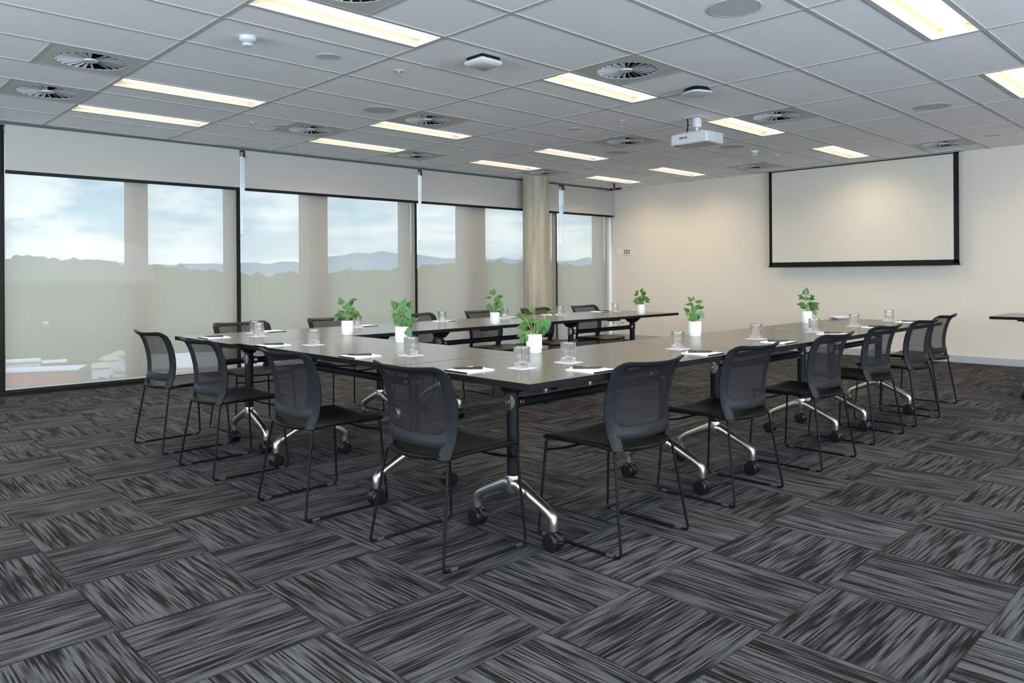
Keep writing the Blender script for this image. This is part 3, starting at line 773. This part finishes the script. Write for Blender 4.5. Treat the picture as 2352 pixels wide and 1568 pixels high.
# ------------------------------------------------------------------ chair
def chair_proto():
    t = thing('sled_chair', '', 'chair')
    def fz(z):   # depth of the post edge by height
        K = [(.40, .062), (.44, .080), (.50, .097), (.56, .101), (.62, .096), (.68, .083), (.73, .066), (.77, .043), (.80, .012), (.84, -.03)]
        for (a, fa), (b_, fb) in zip(K, K[1:]):
            if z <= b_: 
                s = max(0, (z-a)/(b_-a)); return fa+(fb-fa)*s
        return K[-1][1]
    def hw(z): 
        return .202+.030*sin(min(1, max(0, (z-.40)/.30))*pi/2)
    def S(u, z, off=0):
        dz = -.010*(1-u*u)*max(0, (z-.70)/.1)
        f = fz(z)-.058*(1-u*u)
        n = Vector((1, .50*u, .15)).normalized() if False else Vector((1, -.5*u, 0)).normalized()
        return Vector((f, hw(z)*u, z+dz))+n*off
    # closed ring of the back frame
    Nn = 72; zb, zt = .468, .803
    def rr(t_, inset_s, inset_t, inset_b, ro, rob):
        # rounded rectangle in (y,z), y normalised later
        W_ = .232-inset_s; z0 = zb+inset_b; z1 = zt-inset_t
        pts = []
        def arc(cx, cz, r, a0, a1, n):
            return [(cx+r*cos(a0+(a1-a0)*i/n), cz+r*sin(a0+(a1-a0)*i/n)) for i in range(n+1)]
        pts += arc(W_-ro, z1-ro, ro, 0, pi/2, 8)
        pts += [( (W_-ro)*(1-2*i/12), z1) for i in range(1, 12)]
        pts += arc(-W_+ro, z1-ro, ro, pi/2, pi, 8)
        pts += [(-W_, z1-ro-(z1-ro-z0-rob)*i/10) for i in range(1, 10)]
        pts += arc(-W_+rob, z0+rob, rob, pi, 1.5*pi, 6)
        pts += [(-(W_-rob)*(1-2*i/12), z0) for i in range(1, 12)]
        pts += arc(W_-rob, z0+rob, rob, 1.5*pi, 2*pi, 6)
        pts += [(W_, z0+rob+(z1-ro-z0-rob)*i/10) for i in range(1, 10)]
        return pts
    O_ = rr(0, 0, 0, 0, .042, .016); I_ = rr(0, .046, .027, .048, .024, .030)
    fr = bmesh.new(); rings = []
    for (yo, zo), (yi, zi) in zip(O_, I_):
        sec = []
        for k, (w, off) in enumerate([(0, .002), (.30, .013), (.7, .013), (1, .004), (1, -.006), (.65, -.013), (.25, -.012), (0, -.006)]):
            y = yo+(yi-yo)*w; z = zo+(zi-zo)*w
            sec.append(fr.verts.new(S(y/.232, z, off)))
        rings.append(sec)
    for A, B in zip(rings, rings[1:]+rings[:1]):
        for k in range(8): fr.faces.new((A[k], A[(k+1) % 8], B[(k+1) % 8], B[k]))
    # posts going down from the ring to the seat
    for s in (-1, 1):
        prev = None
        for z in (.500, .482, .465, .450, .436, .424):
            sec = []
            for w, off in [(0, .002), (.3, .012), (.8, .012), (1.15, .004), (1.15, -.006), (.7, -.013), (.25, -.012), (0, -.006)]:
                y = .232-.046*w
                sec.append(fr.verts.new(S(s*y/.232, z, off)))
            if prev:
                for k in range(8): fr.faces.new((prev[k], prev[(k+1) % 8], sec[(k+1) % 8], sec[k]))
            else: fr.faces.new(sec)
            prev = sec
        fr.faces.new(prev)
    o = obj('back_frame', fr, M['chairframe'], t, smooth=50)
    # mesh panel
    mb = bmesh.new(); uvl = mb.loops.layers.uv.new('UVMap'); NU, NV = 16, 12; G = []
    for j in range(NV+1):
        z = .500+(.790-.500)*j/NV
        G.append([mb.verts.new(S((-1+2*i/NU)*.88, z, -.001)) for i in range(NU+1)])
    for j in range(NV):
        for i in range(NU):
            f = mb.faces.new((G[j][i], G[j][i+1], G[j+1][i+1], G[j+1][i]))
            for lp, (a, b_) in zip(f.loops, ((i, j), (i+1, j), (i+1, j+1), (i, j+1))):
                lp[uvl].uv = (a/NU*.41, b_/NV*.29)
    obj('mesh_panel', mb, M['mesh'], t, smooth=60)
    # seat shell
    sb = bmesh.new(); NU, NV = 14, 14; T = []; Bt = []
    for j in range(NV+1):
        v = j/NV
        w = .222+.016*v
        if v < .16: w *= (.90+.10*sqrt(max(0, 1-((.16-v)/.16)**2)))
        if v > .90: w *= (.94+.06*sqrt(max(0, 1-((v-.90)/.10)**2)))
        rt, rb = [], []
        for i in range(NU+1):
            u = -1+2*i/NU
            xr = .062-.066*(1-u*u*.9-.1*u**6); xf = .466-.004*u*u+.004
            x = xr+(xf-xr)*v
            z = .444+.010*u*u*(.3+.7*v)-.012*sin(v*pi)*(1-u*u)
            if v < .22: z -= .012*(1-v/.22)
            if j == 0: z += .006
            if v > .86: z -= .016*((v-.86)/.14)**2
            rt.append(sb.verts.new((x, w*u, z))); rb.append(sb.verts.new((x+(.006 if j == 0 else -.006 if j == NV else 0), w*u*.965, z-.022)))
        T.append(rt); Bt.append(rb)
    for j in range(NV):
        for i in range(NU):
            sb.faces.new((T[j][i], T[j][i+1], T[j+1][i+1], T[j+1][i])); sb.faces.new((Bt[j][i], Bt[j+1][i], Bt[j+1][i+1], Bt[j][i+1]))
    for j in range(NV):
        for i in (0, NU): sb.faces.new((T[j][i], T[j+1][i], Bt[j+1][i], Bt[j][i]))
    for i in range(NU):
        for j in (0, NV): sb.faces.new((T[j][i], T[j][i+1], Bt[j][i+1], Bt[j][i]))
    o = obj('seat', sb, M['chairseat'], t, smooth=70); subsurf(o, 1)
    # rear lower shell under the posts, joins back and seat
    r = .0063
    for s in (-1, 1):
        lb = bmesh.new(); y0 = s*.246; y1 = s*.205
        tube(lb, [(0, y0, r), (.062, y1, .418), (.10, s*.16, .422), (.40, s*.19, .424), (.432, s*.222, .428), (.462, y0, r)], r, n=8, closed=True, round_=.026, seg=5)
        obj('sled_leg', lb, M['rod'], t, smooth=50)
    for pts in ([(.436, -.226, .376), (.425, -.10, .366), (.425, .10, .366), (.436, .226, .376)], [(.09, -.18, .421), (.09, .18, .421)]):
        cb_ = bmesh.new(); tube(cb_, pts, .0055, n=8, round_=.05); obj('cross_bar', cb_, M['rod'], t, smooth=50)
    for s in (-1, 1):
        for xx in (.035, .40):
            g = bmesh.new(); cyl(g, (xx, s*.246, .0075), (xx+.036, s*.246, .0075), .0078, n=10); obj('glide', g, M['glide'], t, smooth=40)
    return t
CH0 = None
def chair(x, y, rz, label, grp):
    global CH0
    lb = 'black mesh-back sled chair, '+label
    if CH0 is None:
        CH0 = chair_proto(); CH0.location = (x, y, 0); CH0.rotation_euler = (0, 0, rz); CH0['label'] = lb; CH0['group'] = grp; return CH0
    return dup(CH0, (x, y, 0), rz, lb, grp)
GL, GR, GW = 'chairs along the left side', 'chairs along the right side', 'chairs between the tables and the windows'
chair(1.153, -1.866, radians(1), 'left of the near table corner, closest to the camera', GL)
chair(1.081, -.937, 0, 'second from the near corner along the left side', GL)
chair(1.064, .083, radians(.5), 'third from the near corner along the left side', GL)
chair(1.084, .951, radians(2), 'farthest along the left side, beside the blinds', GL)
chair(2.001, -2.511, H90, 'right of the near table corner', GR)
chair(2.931, -2.500, radians(89), 'second from the near corner along the right side', GR)
chair(3.892, -2.512, H90, 'third from the near corner along the right side', GR)
chair(4.811, -2.478, radians(88), 'fourth from the near corner along the right side', GR)
chair(5.648, -2.470, radians(88), 'fifth along the right side, overlapped by the last one', GR)
chair(6.460, -2.378, radians(90), 'last along the right side, nearest the far wall', GR)
for x, y, lb in ((1.945, 1.43, 'leftmost facing us, before the first black window post'), (2.765, 1.45, 'facing us behind the potted plant, second from left at the windows'),
                 (3.655, 1.43, 'facing us in front of the second black window post'), (4.485, 1.40, 'facing us between the plant and the concrete column'),
                 (5.255, 1.38, 'facing us right in front of the concrete column'), (6.105, 1.40, 'rightmost facing us, near the window corner')):
    chair(x, y, radians(-90), lb, GW)

# ------------------------------------------------------------------ things on the tables
def coaster(x, y, label, rz=0):
    b_ = bmesh.new(); box(b_, -.048, .048, -.048, .048, 0, .0022)
    o = obj('coaster', b_, M['coaster'], None, loc=(x, y, ZT+.0002)); o.rotation_euler = (0, 0, rz)
    tag(o, label, 'coaster', 'lilac paper coasters'); return o
G0 = None
def glass(x, y, label):
    global G0
    if G0 is None:
        b_ = bmesh.new()
        prof_o = [(.0005, 0), (.024, 0), (.031, .001), (.0335, .006), (.0345, .014), (.0350, .022), (.0360, .032), (.0368, .055), (.0372, .088), (.0368, .0905)]
        prof_i = [(.0355, .0905), (.0350, .088), (.0344, .055), (.0330, .034), (.0290, .024), (.018, .019), (.0005, .0175)]
        def rf(r, z, a):
            if r < .028: return r
            if z < .036 and r > .029: return r*(1-.045*abs(sin(a*5))*max(0, 1-abs(z-.012)/.026))
            return r*(1-.004*abs(sin(a*5))) if z < .085 else r
        lathe(b_, prof_o+prof_i, n=60, rf=rf)
        G0 = obj('water_glass', b_, M['glass'], None, smooth=35); o = G0
    else:
        o = G0.copy(); C.objects.link(o)
    o.location = (x, y, ZT+.003); o.rotation_euler = (0, 0, random.random())
    tag(o, label, 'glass', 'water glasses on coasters')
PD = None
def pad(x, y, rz, label, penrot, penlabel, pen=True, dx=0, dy=0, flip=0):
    global PD
    b_ = None
    t = thing('notepad', label, 'notepad', (x, y, ZT+.0002), rz, 'white notepads')
    obj('sheets', bx(-.080, .080, -.072, .072, 0, .0045), M['paper'], t)
    obj('binding', bx(-.080, -.074, -.072, .072, .0, .0050), M['paperedge'], t)
    if pen:
        p = thing('pen', penlabel, 'pen', (x+dx, y+dy, ZT+.0047+.0052), penrot, 'black ballpoint pens')
        g = bmesh.new(); R9 = Matrix.Rotation(pi/2, 3, 'Y')
        lathe(g, [(.0006, -.071), (.0022, -.066), (.0044, -.054), (.0052, -.040), (.0052, .052), (.0046, .060)], n=14, axis=R9); obj('barrel', g, M['pen'], p, smooth=50)
        g = bmesh.new(); lathe(g, [(.003, .060), (.003, .070), (.0015, .0715)], n=10, axis=R9); obj('push_button', g, M['chrome'], p, smooth=50)
        g = bmesh.new(); box(g, .018, .060, -.0015, .0015, .0050, .0066, bev=.0005); obj('clip', g, M['pen'], p)
PR = radians(-44)     # pens lie across the pads
seats = [ # name phrase, glass xy, pad xy, pad rot, pen d
 ('the chair left of the near corner', (1.649, -2.057), (1.442, -1.945), 0, PR, (-.004, .0)),
 ('the second chair of the left side', (1.631, -1.272), (1.428, -1.115), 0, PR, (.0, .0)),
 ('the third chair of the left side', (1.587, -.367), (1.405, -.215), 0, PR, (.0, -.01)),
 ('the farthest chair of the left side', (1.660, .512), (1.405, .622), 0, PR, (.0, .0)),
 ('the chair right of the near corner', (1.946, -2.065), (1.800, -2.322), H90, PR+pi, (-.005, .02)),
 ('the second chair of the right side', (2.818, -2.084), (2.700, -2.310), H90, PR+pi, (-.01, .01)),
 ('the third chair of the right side', (3.675, -2.089), (3.545, -2.300), H90, PR+pi, (-.01, .0)),
 ('the fourth chair of the right side', (4.450, -2.112), (4.330, -2.290), H90, PR+pi, (0, 0)),
 ('the fifth chair of the right side', (5.187, -2.095), (5.160, -2.265), H90, PR+pi, (0, 0)),
 ('the last chair of the right side', (6.000, -2.065), (5.930, -2.240), H90, PR+pi, (0, 0)),
 ('the leftmost chair by the windows', (1.767, .792), (1.935, .865), H90, None, None),
 ('the window-side chair behind the first plant', (2.584, .731), (2.735, .850), H90, None, None),
 ('the window-side chair before the second post', (3.468, .760), (3.560, .850), H90, None, None),
 ('the window-side chair left of the column', (4.148, .680), (4.270, .770), H90, None, None),
 ('the window-side chair before the column', (4.919, .680), (4.930, .810), H90, None, None),
 ('the window-side chair nearest the corner', (5.814, .687), (5.730, .830), H90, PR, (.03, -.02))]
for nm, g, p, rz, pr, d in seats:
    coaster(g[0], g[1], 'small square lilac coaster under the glass of '+nm)
    glass(g[0], g[1], 'clear faceted water glass set for '+nm)
    pad(p[0], p[1], rz, 'white notepad on the table in front of '+nm, pr or 0, 'black pen lying on the notepad of '+nm, pr is not None, *(d or (0, 0)))
# bread-board like small white dish
t = thing('white_dish', 'small white oblong dish at the far end of the right-hand tables', 'dish', (5.99, -1.655, ZT), radians(-20))
b_ = bmesh.new()
def ov(r, z, a): return r*(1/((abs(cos(a)/1.5)**4+abs(sin(a))**4)**.25))
lathe(b_, [(.030, 0), (.045, .004), (.062, .022), (.060, .023), (.043, .008), (.02, .006)], n=40, rf=ov); obj('bowl', b_, M['pot'], t, smooth=50)

# potted plants
def plant(x, y, seed, label, spec, spread=1., h=1.):
    rnd = random.Random(seed)
    t = thing('potted_plant', label, 'plant', (x, y, ZT), 0, 'small plants in white pots')
    b_ = bmesh.new(); rb = .0385
    prof = [(.001, 0), (.037, 0), (.0385, .003), (.0385, .018), (.0405, .0195), (.0415, .0225), (.0415, .094), (.0405, .096), (.0375, .096), (.037, .088), (.001, .087)]
    def rf(r, z, a): return r*(1-.022*abs(sin(a*17))) if .0225 <= z <= .094 and r > .041 else r
    lathe(b_, prof, n=136, rf=rf); obj('pot', b_, M['pot'], t, smooth=30)
    b_ = bmesh.new(); lathe(b_, [(.001, .086), (.035, .0865), (.036, .088), (.001, .090)], n=24); obj('soil', b_, M['soil'], t)
    sb = bmesh.new(); lb = bmesh.new()
    RV = Vector((.717, -.697, 0)); FV = Vector((.697, .717, 0))   # sideways / away axes as seen across the table
    spec = [(a, b2, c*1.08, d, e) for a, b2, c, d, e in spec]+[(a+rnd.uniform(-.016, .016), max(-.02, b2+rnd.uniform(-.022, .012)), c*.72, d+rnd.uniform(-.3, .3), e+rnd.uniform(-1, 1)) for a, b2, c, d, e in spec]
    for (sx, sz, size, tilt, roll) in spec:
        dpt = rnd.uniform(-.03, .03)
        tip = RV*sx*spread+FV*dpt+Vector((0, 0, .096+sz*h))
        base = RV*(sx*.15)+FV*dpt*.3+Vector((0, 0, .088))
        mid = base.lerp(tip, .55)+Vector((0, 0, .018+.01*rnd.random()))+RV*rnd.uniform(-.008, .008)
        pts = [base*(1-s)**2+mid*2*s*(1-s)+tip*s*s for s in [i/5 for i in range(6)]]
        tube(sb, pts, .0011, n=5)
        # heart leaf
        ax = (RV*cos(roll)+Vector((0, 0, 1))*sin(roll)).normalized()      # leaf direction
        nrm = (FV*-cos(tilt)+Vector((0, 0, 1))*sin(tilt)).normalized(); nrm = (nrm-ax*nrm.dot(ax)).normalized(); sd = ax.cross(nrm)
        L = size*1.05; K = [(-.10, 0), (-.14, .16), (-.08, .34), (.12, .44), (.38, .38), (.62, .24), (.82, .10), (1, 0)]
        center = [lb.verts.new(tip+ax*L*(k)-nrm*L*.10*(k)**2) for k in (-.02, .25, .6, .9)]
        for s_ in (-1, 1):
            edge = [lb.verts.new(tip+ax*L*a+sd*s_*L*b2+nrm*L*(.12*b2*(1) - .10*max(a, 0)**2)) for a, b2 in K[1:-1]]
            tipv = lb.verts.new(tip+ax*L*1.0-nrm*L*.10); 
            lb.faces.new((center[0], edge[0], edge[1])); lb.faces.new((center[0], edge[1], edge[2], center[1])); lb.faces.new((center[1], edge[2], edge[3], center[2]))
            lb.faces.new((center[2], edge[3], edge[4], center[3])); lb.faces.new((center[3], edge[4], edge[5], tipv))
    obj('stems', sb, M['stem'], t, smooth=60)
    o = obj('foliage', lb, M['leaf'], t, smooth=60)
u = pi/180
plant(2.162, -1.633, 1, 'bushy potted plant with drooping leaves, nearest the camera', [(-.045, .085, .05, .9, 160*u), (-.02, .065, .035, .7, 20*u), (-.035, .05, .05, .8, 190*u), (-.04, .015, .05, .6, 250*u), (-.06, -.01, .035, .5, 260*u),
      (-.045, -.02, .035, .5, 270*u), (.01, .03, .032, .6, 30*u), (.045, .07, .045, .5, -60*u), (.065, .07, .05, .7, -80*u), (.055, .035, .045, .4, -95*u), (.075, .115, .04, 1.2, -20*u), (-.005, .125, .032, .5, 150*u), (.03, .06, .04, .4, 250*u)])
plant(3.628, -1.681, 2, 'potted plant with upright stems midway along the right-hand tables', [(-.02, .13, .035, .9, 120*u), (.02, .12, .04, 1.1, 30*u), (-.015, .108, .045, 1.2, 175*u), (.0, .095, .045, .5, 250*u), (.01, .085, .035, 1, 50*u), (-.035, .06, .04, .7, 140*u),
      (-.005, .05, .06, .4, 255*u), (.035, .055, .045, .5, -50*u), (.04, .085, .028, .8, 20*u), (.0, .03, .05, .5, 200*u)])
plant(5.355, -1.649, 3, 'potted plant with pointed dark leaves toward the far end of the right-hand tables', [(.0, .14, .055, .6, 70*u), (-.04, .13, .04, 1.3, 180*u), (.03, .125, .04, 1.2, 0), (-.01, .10, .05, 1, 150*u), (.03, .095, .05, 1, 10*u), (-.03, .05, .055, .7, 170*u),
      (.03, .045, .06, .7, 20*u), (.05, .05, .06, .6, -40*u), (-.01, .05, .04, .5, 240*u), (.045, .02, .06, .6, -30*u)])
plant(2.055, -.605, 4, 'tall leafy potted plant half hidden by a glass on the left table', [(-.03, .125, .045, .6, 130*u), (.01, .13, .045, .5, 70*u), (.035, .125, .04, .8, 50*u), (-.03, .09, .042, .8, 170*u), (.01, .10, .055, .5, 220*u), (.03, .09, .05, .5, -60*u), (-.02, .06, .05, .4, 245*u),
      (.01, .05, .055, .4, 260*u), (.03, .03, .055, .5, -70*u), (.06, .045, .04, .7, -20*u), (.03, -.02, .05, .5, -50*u)], 1.1)
plant(2.154, .175, 5, 'potted plant at the left end of the window-side tables', [(-.04, .12, .045, .6, 120*u), (.02, .135, .05, 1.3, 15*u), (-.01, .11, .06, .5, -50*u), (.02, .08, .06, .6, -60*u), (-.05, .04, .05, .7, 185*u), (-.03, .05, .04, .6, 150*u),
      (.0, .045, .04, .5, 100*u), (.04, .06, .055, .5, -70*u), (.06, .055, .04, .7, -40*u), (.03, .11, .04, 1.1, 60*u)])
plant(3.622, .245, 6, 'pale potted plant with a high single leaf, middle of the window-side tables', [(-.02, .15, .05, .5, 70*u), (-.035, .12, .035, 1, 170*u), (.03, .12, .04, .9, 30*u), (.01, .10, .045, .6, 60*u), (-.03, .06, .05, .5, 220*u), (.0, .05, .065, .5, 10*u),
      (.045, .06, .05, .5, 110*u), (.05, .03, .045, .5, -50*u), (.02, .085, .04, .8, 150*u), (-.02, .02, .045, .4, 250*u)], 1.1)
plant(5.695, .255, 7, 'potted plant at the far end of the window-side tables', [(-.03, .13, .035, 1, 160*u), (.0, .135, .035, .8, 60*u), (.02, .12, .035, 1, 20*u), (-.04, .10, .035, .9, 190*u), (.0, .07, .06, .5, -90*u), (.03, .06, .06, .5, -10*u), (-.03, .05, .06, .5, 200*u),
      (.0, .03, .06, .4, 260*u), (.02, .09, .045, .6, 40*u)])

# ------------------------------------------------------------------ outdoors
RIDGE = [(118, .018), (95, .025), (83.47, .0204), (81.98, .0225), (79.97, .0227), (78.77, .0280), (77.8, .0250), (76.95, .0241), (75.77, .0224), (74.91, .0208), (72.94, .0147), (71.66, .0147), (69.77, .0136), (68.31, .0098), (66.81, .0054), (65.82, .0061), (64.31, .0032), (62.77, .0002), (61.2, .0043), (59.55, .0047), (57.99, .0091), (56.36, .0096), (54.29, .0101), (53.21, .0110), (51.7, .0138), (50.94, .0180), (50.18, .0165), (47.72, .0192), (45.09, .0183), (42.43, .0171), (41.04, .0149), (39.13, .0159), (35.2, .0146), (32.02, .0129)]
FAR = [(83.47, .01855), (72.83, .01728), (67.88, .01626), (65.82, .01733), (63.16, .01783), (61.19, .01834), (59.54, .02675), (57.16, .03241), (55.61, .03182), (53.96, .03005), (51.7, .02473), (50.37, .02637), (48.39, .0233), (45.09, .02236), (42.07, .02023), (38.44, .02027), (32.02, .01742)]
def interp(T_, a):
    if a >= T_[0][0]: return T_[0][1]
    for (a0, v0), (a1, v1) in zip(T_, T_[1:]):
        if a >= a1: return v1+(v0-v1)*(a-a1)/(a0-a1)
    return T_[-1][1]
def terrain(name, T_, r0, r1, nr, na, zlow, bump, mat, label, kind):
    from mathutils import noise as mn
    bm = bmesh.new(); G = []
    for i in range(nr+1):
        s = i/nr; r = r0+(r1-r0)*s; row = []
        for k in range(na+1):
            a = 8+(118-8)*k/na; e = interp(T_, a)
            zr = 1.157+e*r1; sm = s*s*(3-2*s)
            sm = max(0, (s-.45)/.55)**1.5
            z = zlow+(zr-zlow)*sm
            x = -.663+r*cos(radians(a)); y = -4.381+r*sin(radians(a))
            z += bump*(.55*abs(mn.noise(Vector((x*.06, y*.06, 0))))+.45*abs(mn.noise(Vector((x*.2, y*.2, 3)))))*(.5+.5*s)-bump*.25*s
            row.append(bm.verts.new((x, y, z)))
        G.append(row)
    for A, B in zip(G, G[1:]):
        for k in range(na): bm.faces.new((A[k], A[k+1], B[k+1], B[k]))
    bot = [bm.verts.new((v.co.x*1.05, v.co.y*1.05, zlow-20)) for v in G[-1]]
    for k in range(na): bm.faces.new((G[-1][k], G[-1][k+1], bot[k+1], bot[k]))
    o = obj(name, bm, mat, None, smooth=80); tag(o, label, 'hills', None, kind); return o
terrain('forest_hillside', RIDGE, 60, 450, 90, 620, -29, 9, M['forest'], 'dark green forested hillside seen through the sheer blinds', 'stuff')
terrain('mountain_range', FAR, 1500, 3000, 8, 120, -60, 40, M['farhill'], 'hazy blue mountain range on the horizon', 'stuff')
def house(label, x, y, z, w, d, h, rot, wm, rm, roofh=0, win=0, grp=None):
    t = thing('building', label, 'building', (x, y, z-4), radians(rot), grp)
    obj('wall', bx(-w/2, w/2, -d/2, d/2, 0, h+4), wm, t)
    b_ = bmesh.new()
    if roofh:
        A = [b_.verts.new(c) for c in ((-w/2-.4, -d/2-.4, h+4), (w/2+.4, -d/2-.4, h+4), (w/2+.4, d/2+.4, h+4), (-w/2-.4, d/2+.4, h+4), (-w/2, 0, h+4+roofh), (w/2, 0, h+4+roofh))]
        for f in ((0, 1, 5, 4), (2, 3, 4, 5), (0, 4, 3), (1, 2, 5), (0, 3, 2, 1)): b_.faces.new([A[i] for i in f])
    else:
        box(b_, -w/2-.3, w/2+.3, -d/2-.3, d/2+.3, h+4, h+4.35)
    obj('roof', b_, rm, t)
    for i in range(win):
        xx = -w/2+w*(i+.5)/win
        obj('window', bx(xx-.6, xx+.6, -d/2-.05, -d/2+.02, 4+h*.35, 4+h*.7), M['dtrack'], t)
house('low red building behind the blinds at the lower left', 44.8, 210, -24.6, 17.5, 9, 3.1, -26.5, M['brick'], M['whitewall'], 0, 5)
house('white metal building behind the red one at lower left', 44.5, 236, -24.8, 10.5, 8, 3.3, -9.8, M['whitewall'], M['roofgrey'], 0, 3)
house('small brown building right of the white one, lower left', 54.5, 240.5, -25.2, 5.5, 7, 2.4, -12, M['brick'], M['roofgrey'], 0)
house('large flat pale roof seen behind the left end of the tables', 76, 184, -26, 30, 34, 6.4, -20, M['whitewall'], M['roofgrey'], 0)
for i, (x, y, z, lb) in enumerate([(70.9, 323, -18.5, 'lone pale house among the trees on the hillside'), (63, 228, -26, 'small house with yellowish roof among trees, left one'), (69.5, 243, -25.6, 'small house with pale roof among trees, middle one'), (66.5, 219, -26.4, 'small house with pale roof among trees, lowest one'), (74, 250, -25, 'small house with pale roof among trees, right one')]):
    house(lb, x, y, z, 4.2, 3.6, 2.0, 20*i-30, M['whitewall'], M['roofdull'], 1.3, 0, 'small houses among the trees')

# ------------------------------------------------------------------ world
wd = bpy.data.worlds.new('World'); bpy.context.scene.world = wd; wd.use_nodes = True
nt = wd.node_tree; nt.nodes.clear(); b = NB(nt)
tc = b.n('ShaderNodeTexCoord'); sx = b.n('ShaderNodeSeparateXYZ'); b.link(tc.outputs['Generated'], sx.inputs[0])
el = sx.outputs[2]
sky = b.ramp(b.m('MULTIPLY', b.m('MAXIMUM', el, 0.0), 3.0), [(0, (.85, .98, 1.05)), (.25, (.46, .76, .98)), (1, (.3, .5, .85))])
mp = b.n('ShaderNodeMapping'); b.link(tc.outputs['Generated'], mp.inputs[0]); mp.inputs['Scale'].default_value = (1, 1, 2.4)
c1 = b.noise(mp.outputs[0], 7.0, 9, .58)
mp2 = b.n('ShaderNodeMapping'); b.link(tc.outputs['Generated'], mp2.inputs[0]); mp2.inputs['Scale'].default_value = (1, 1, 9)
c2 = b.noise(mp2.outputs[0], 3.0, 6, .55)
left = b.m('MULTIPLY', b.m('SUBTRACT', sx.outputs[1], .72), 4.0); nd = b.n('ShaderNodeClamp'); b.link(left, nd.inputs[0]); left = nd.outputs[0]
cm = b.mixf(left, c2, c1)
mr = b.n('ShaderNodeMapRange', interpolation_type='SMOOTHSTEP'); b.link(cm, mr.inputs[0]); mr.inputs[1].default_value = .44; mr.inputs[2].default_value = .60
cloudc = b.mixc(b.noise(mp.outputs[0], 16.0, 5, .6), (.80, .90, .97), (1.7, 1.7, 1.68))
col = b.mixc(b.m('MULTIPLY', mr.outputs[0], .9), sky, cloudc)
gr_ = b.mixc(b.m('GREATER_THAN', el, -.02), (.12, .13, .10), col)
bg = b.n('ShaderNodeBackground'); b.link(gr_, bg.inputs[0]); bg.inputs[1].default_value = 1.45
wo = b.n('ShaderNodeOutputWorld'); b.link(bg.outputs[0], wo.inputs[0])
sun = bpy.data.lights.new('Sun', 'SUN'); sun.energy = 3.0; sun.angle = radians(1); sun.color = (1, .95, .88)
so = bpy.data.objects.new('Sun', sun); so.rotation_euler = (radians(35), 0, radians(-15)); C.objects.link(so)
# added bluish fill lamps, unseen, in the openings made behind the camera
def added_fill(name, loc, rot, sx_, sy_, e, col):
    l = bpy.data.lights.new(name, 'AREA'); l.shape = 'RECTANGLE'; l.size = sx_; l.size_y = sy_; l.energy = e; l.color = col
    o = bpy.data.objects.new(name, l); o.location = loc; o.rotation_euler = rot; C.objects.link(o)
FILL = 640
added_fill('Daylight', (-1.5, Y0-.06, 1.6), (radians(140), 0, 0), 4.1, 1.7, FILL, (.72, .86, 1))
added_fill('Daylight', (3.7, Y0-.06, 1.6), (radians(140), 0, 0), 4.1, 1.7, FILL, (.72, .86, 1))
added_fill('Daylight', (X0-.06, -5.5, 1.6), (radians(146), 0, radians(-90)), 4.1, 1.7, FILL*.75, (.72, .86, 1))
added_fill('Daylight', (X0-.06, -.3, 1.6), (radians(146), 0, radians(-90)), 4.1, 1.7, FILL*.75, (.72, .86, 1))

# ------------------------------------------------------------------ camera
cam = bpy.data.cameras.new('Camera'); co = bpy.data.objects.new('Camera', cam); C.objects.link(co)
yaw, roll = .8005102, -.0065353
Fv = Vector((cos(yaw), sin(yaw), 0)); Rv = Vector((sin(yaw), -cos(yaw), 0)); Uv = Rv.cross(Fv)
R2 = Rv*cos(roll)+Uv*sin(roll); U2 = -Rv*sin(roll)+Uv*cos(roll)
mt = Matrix(((R2.x, U2.x, -Fv.x), (R2.y, U2.y, -Fv.y), (R2.z, U2.z, -Fv.z)))
co.matrix_world = Matrix.Translation((-.663, -4.381, 1.157)) @ mt.to_4x4()
cam.sensor_width = 36; cam.sensor_fit = 'HORIZONTAL'; cam.lens = 1721.234/2352*36
cam.shift_y = -(784-631.645)/2352; cam.clip_end = 6000; cam.clip_start = .05
sc = bpy.context.scene; sc.camera = co
sc.view_settings.view_transform = 'Standard'; sc.view_settings.look = 'None'; sc.view_settings.exposure = 0; sc.view_settings.gamma = 1
sc.view_settings.use_curve_mapping = False
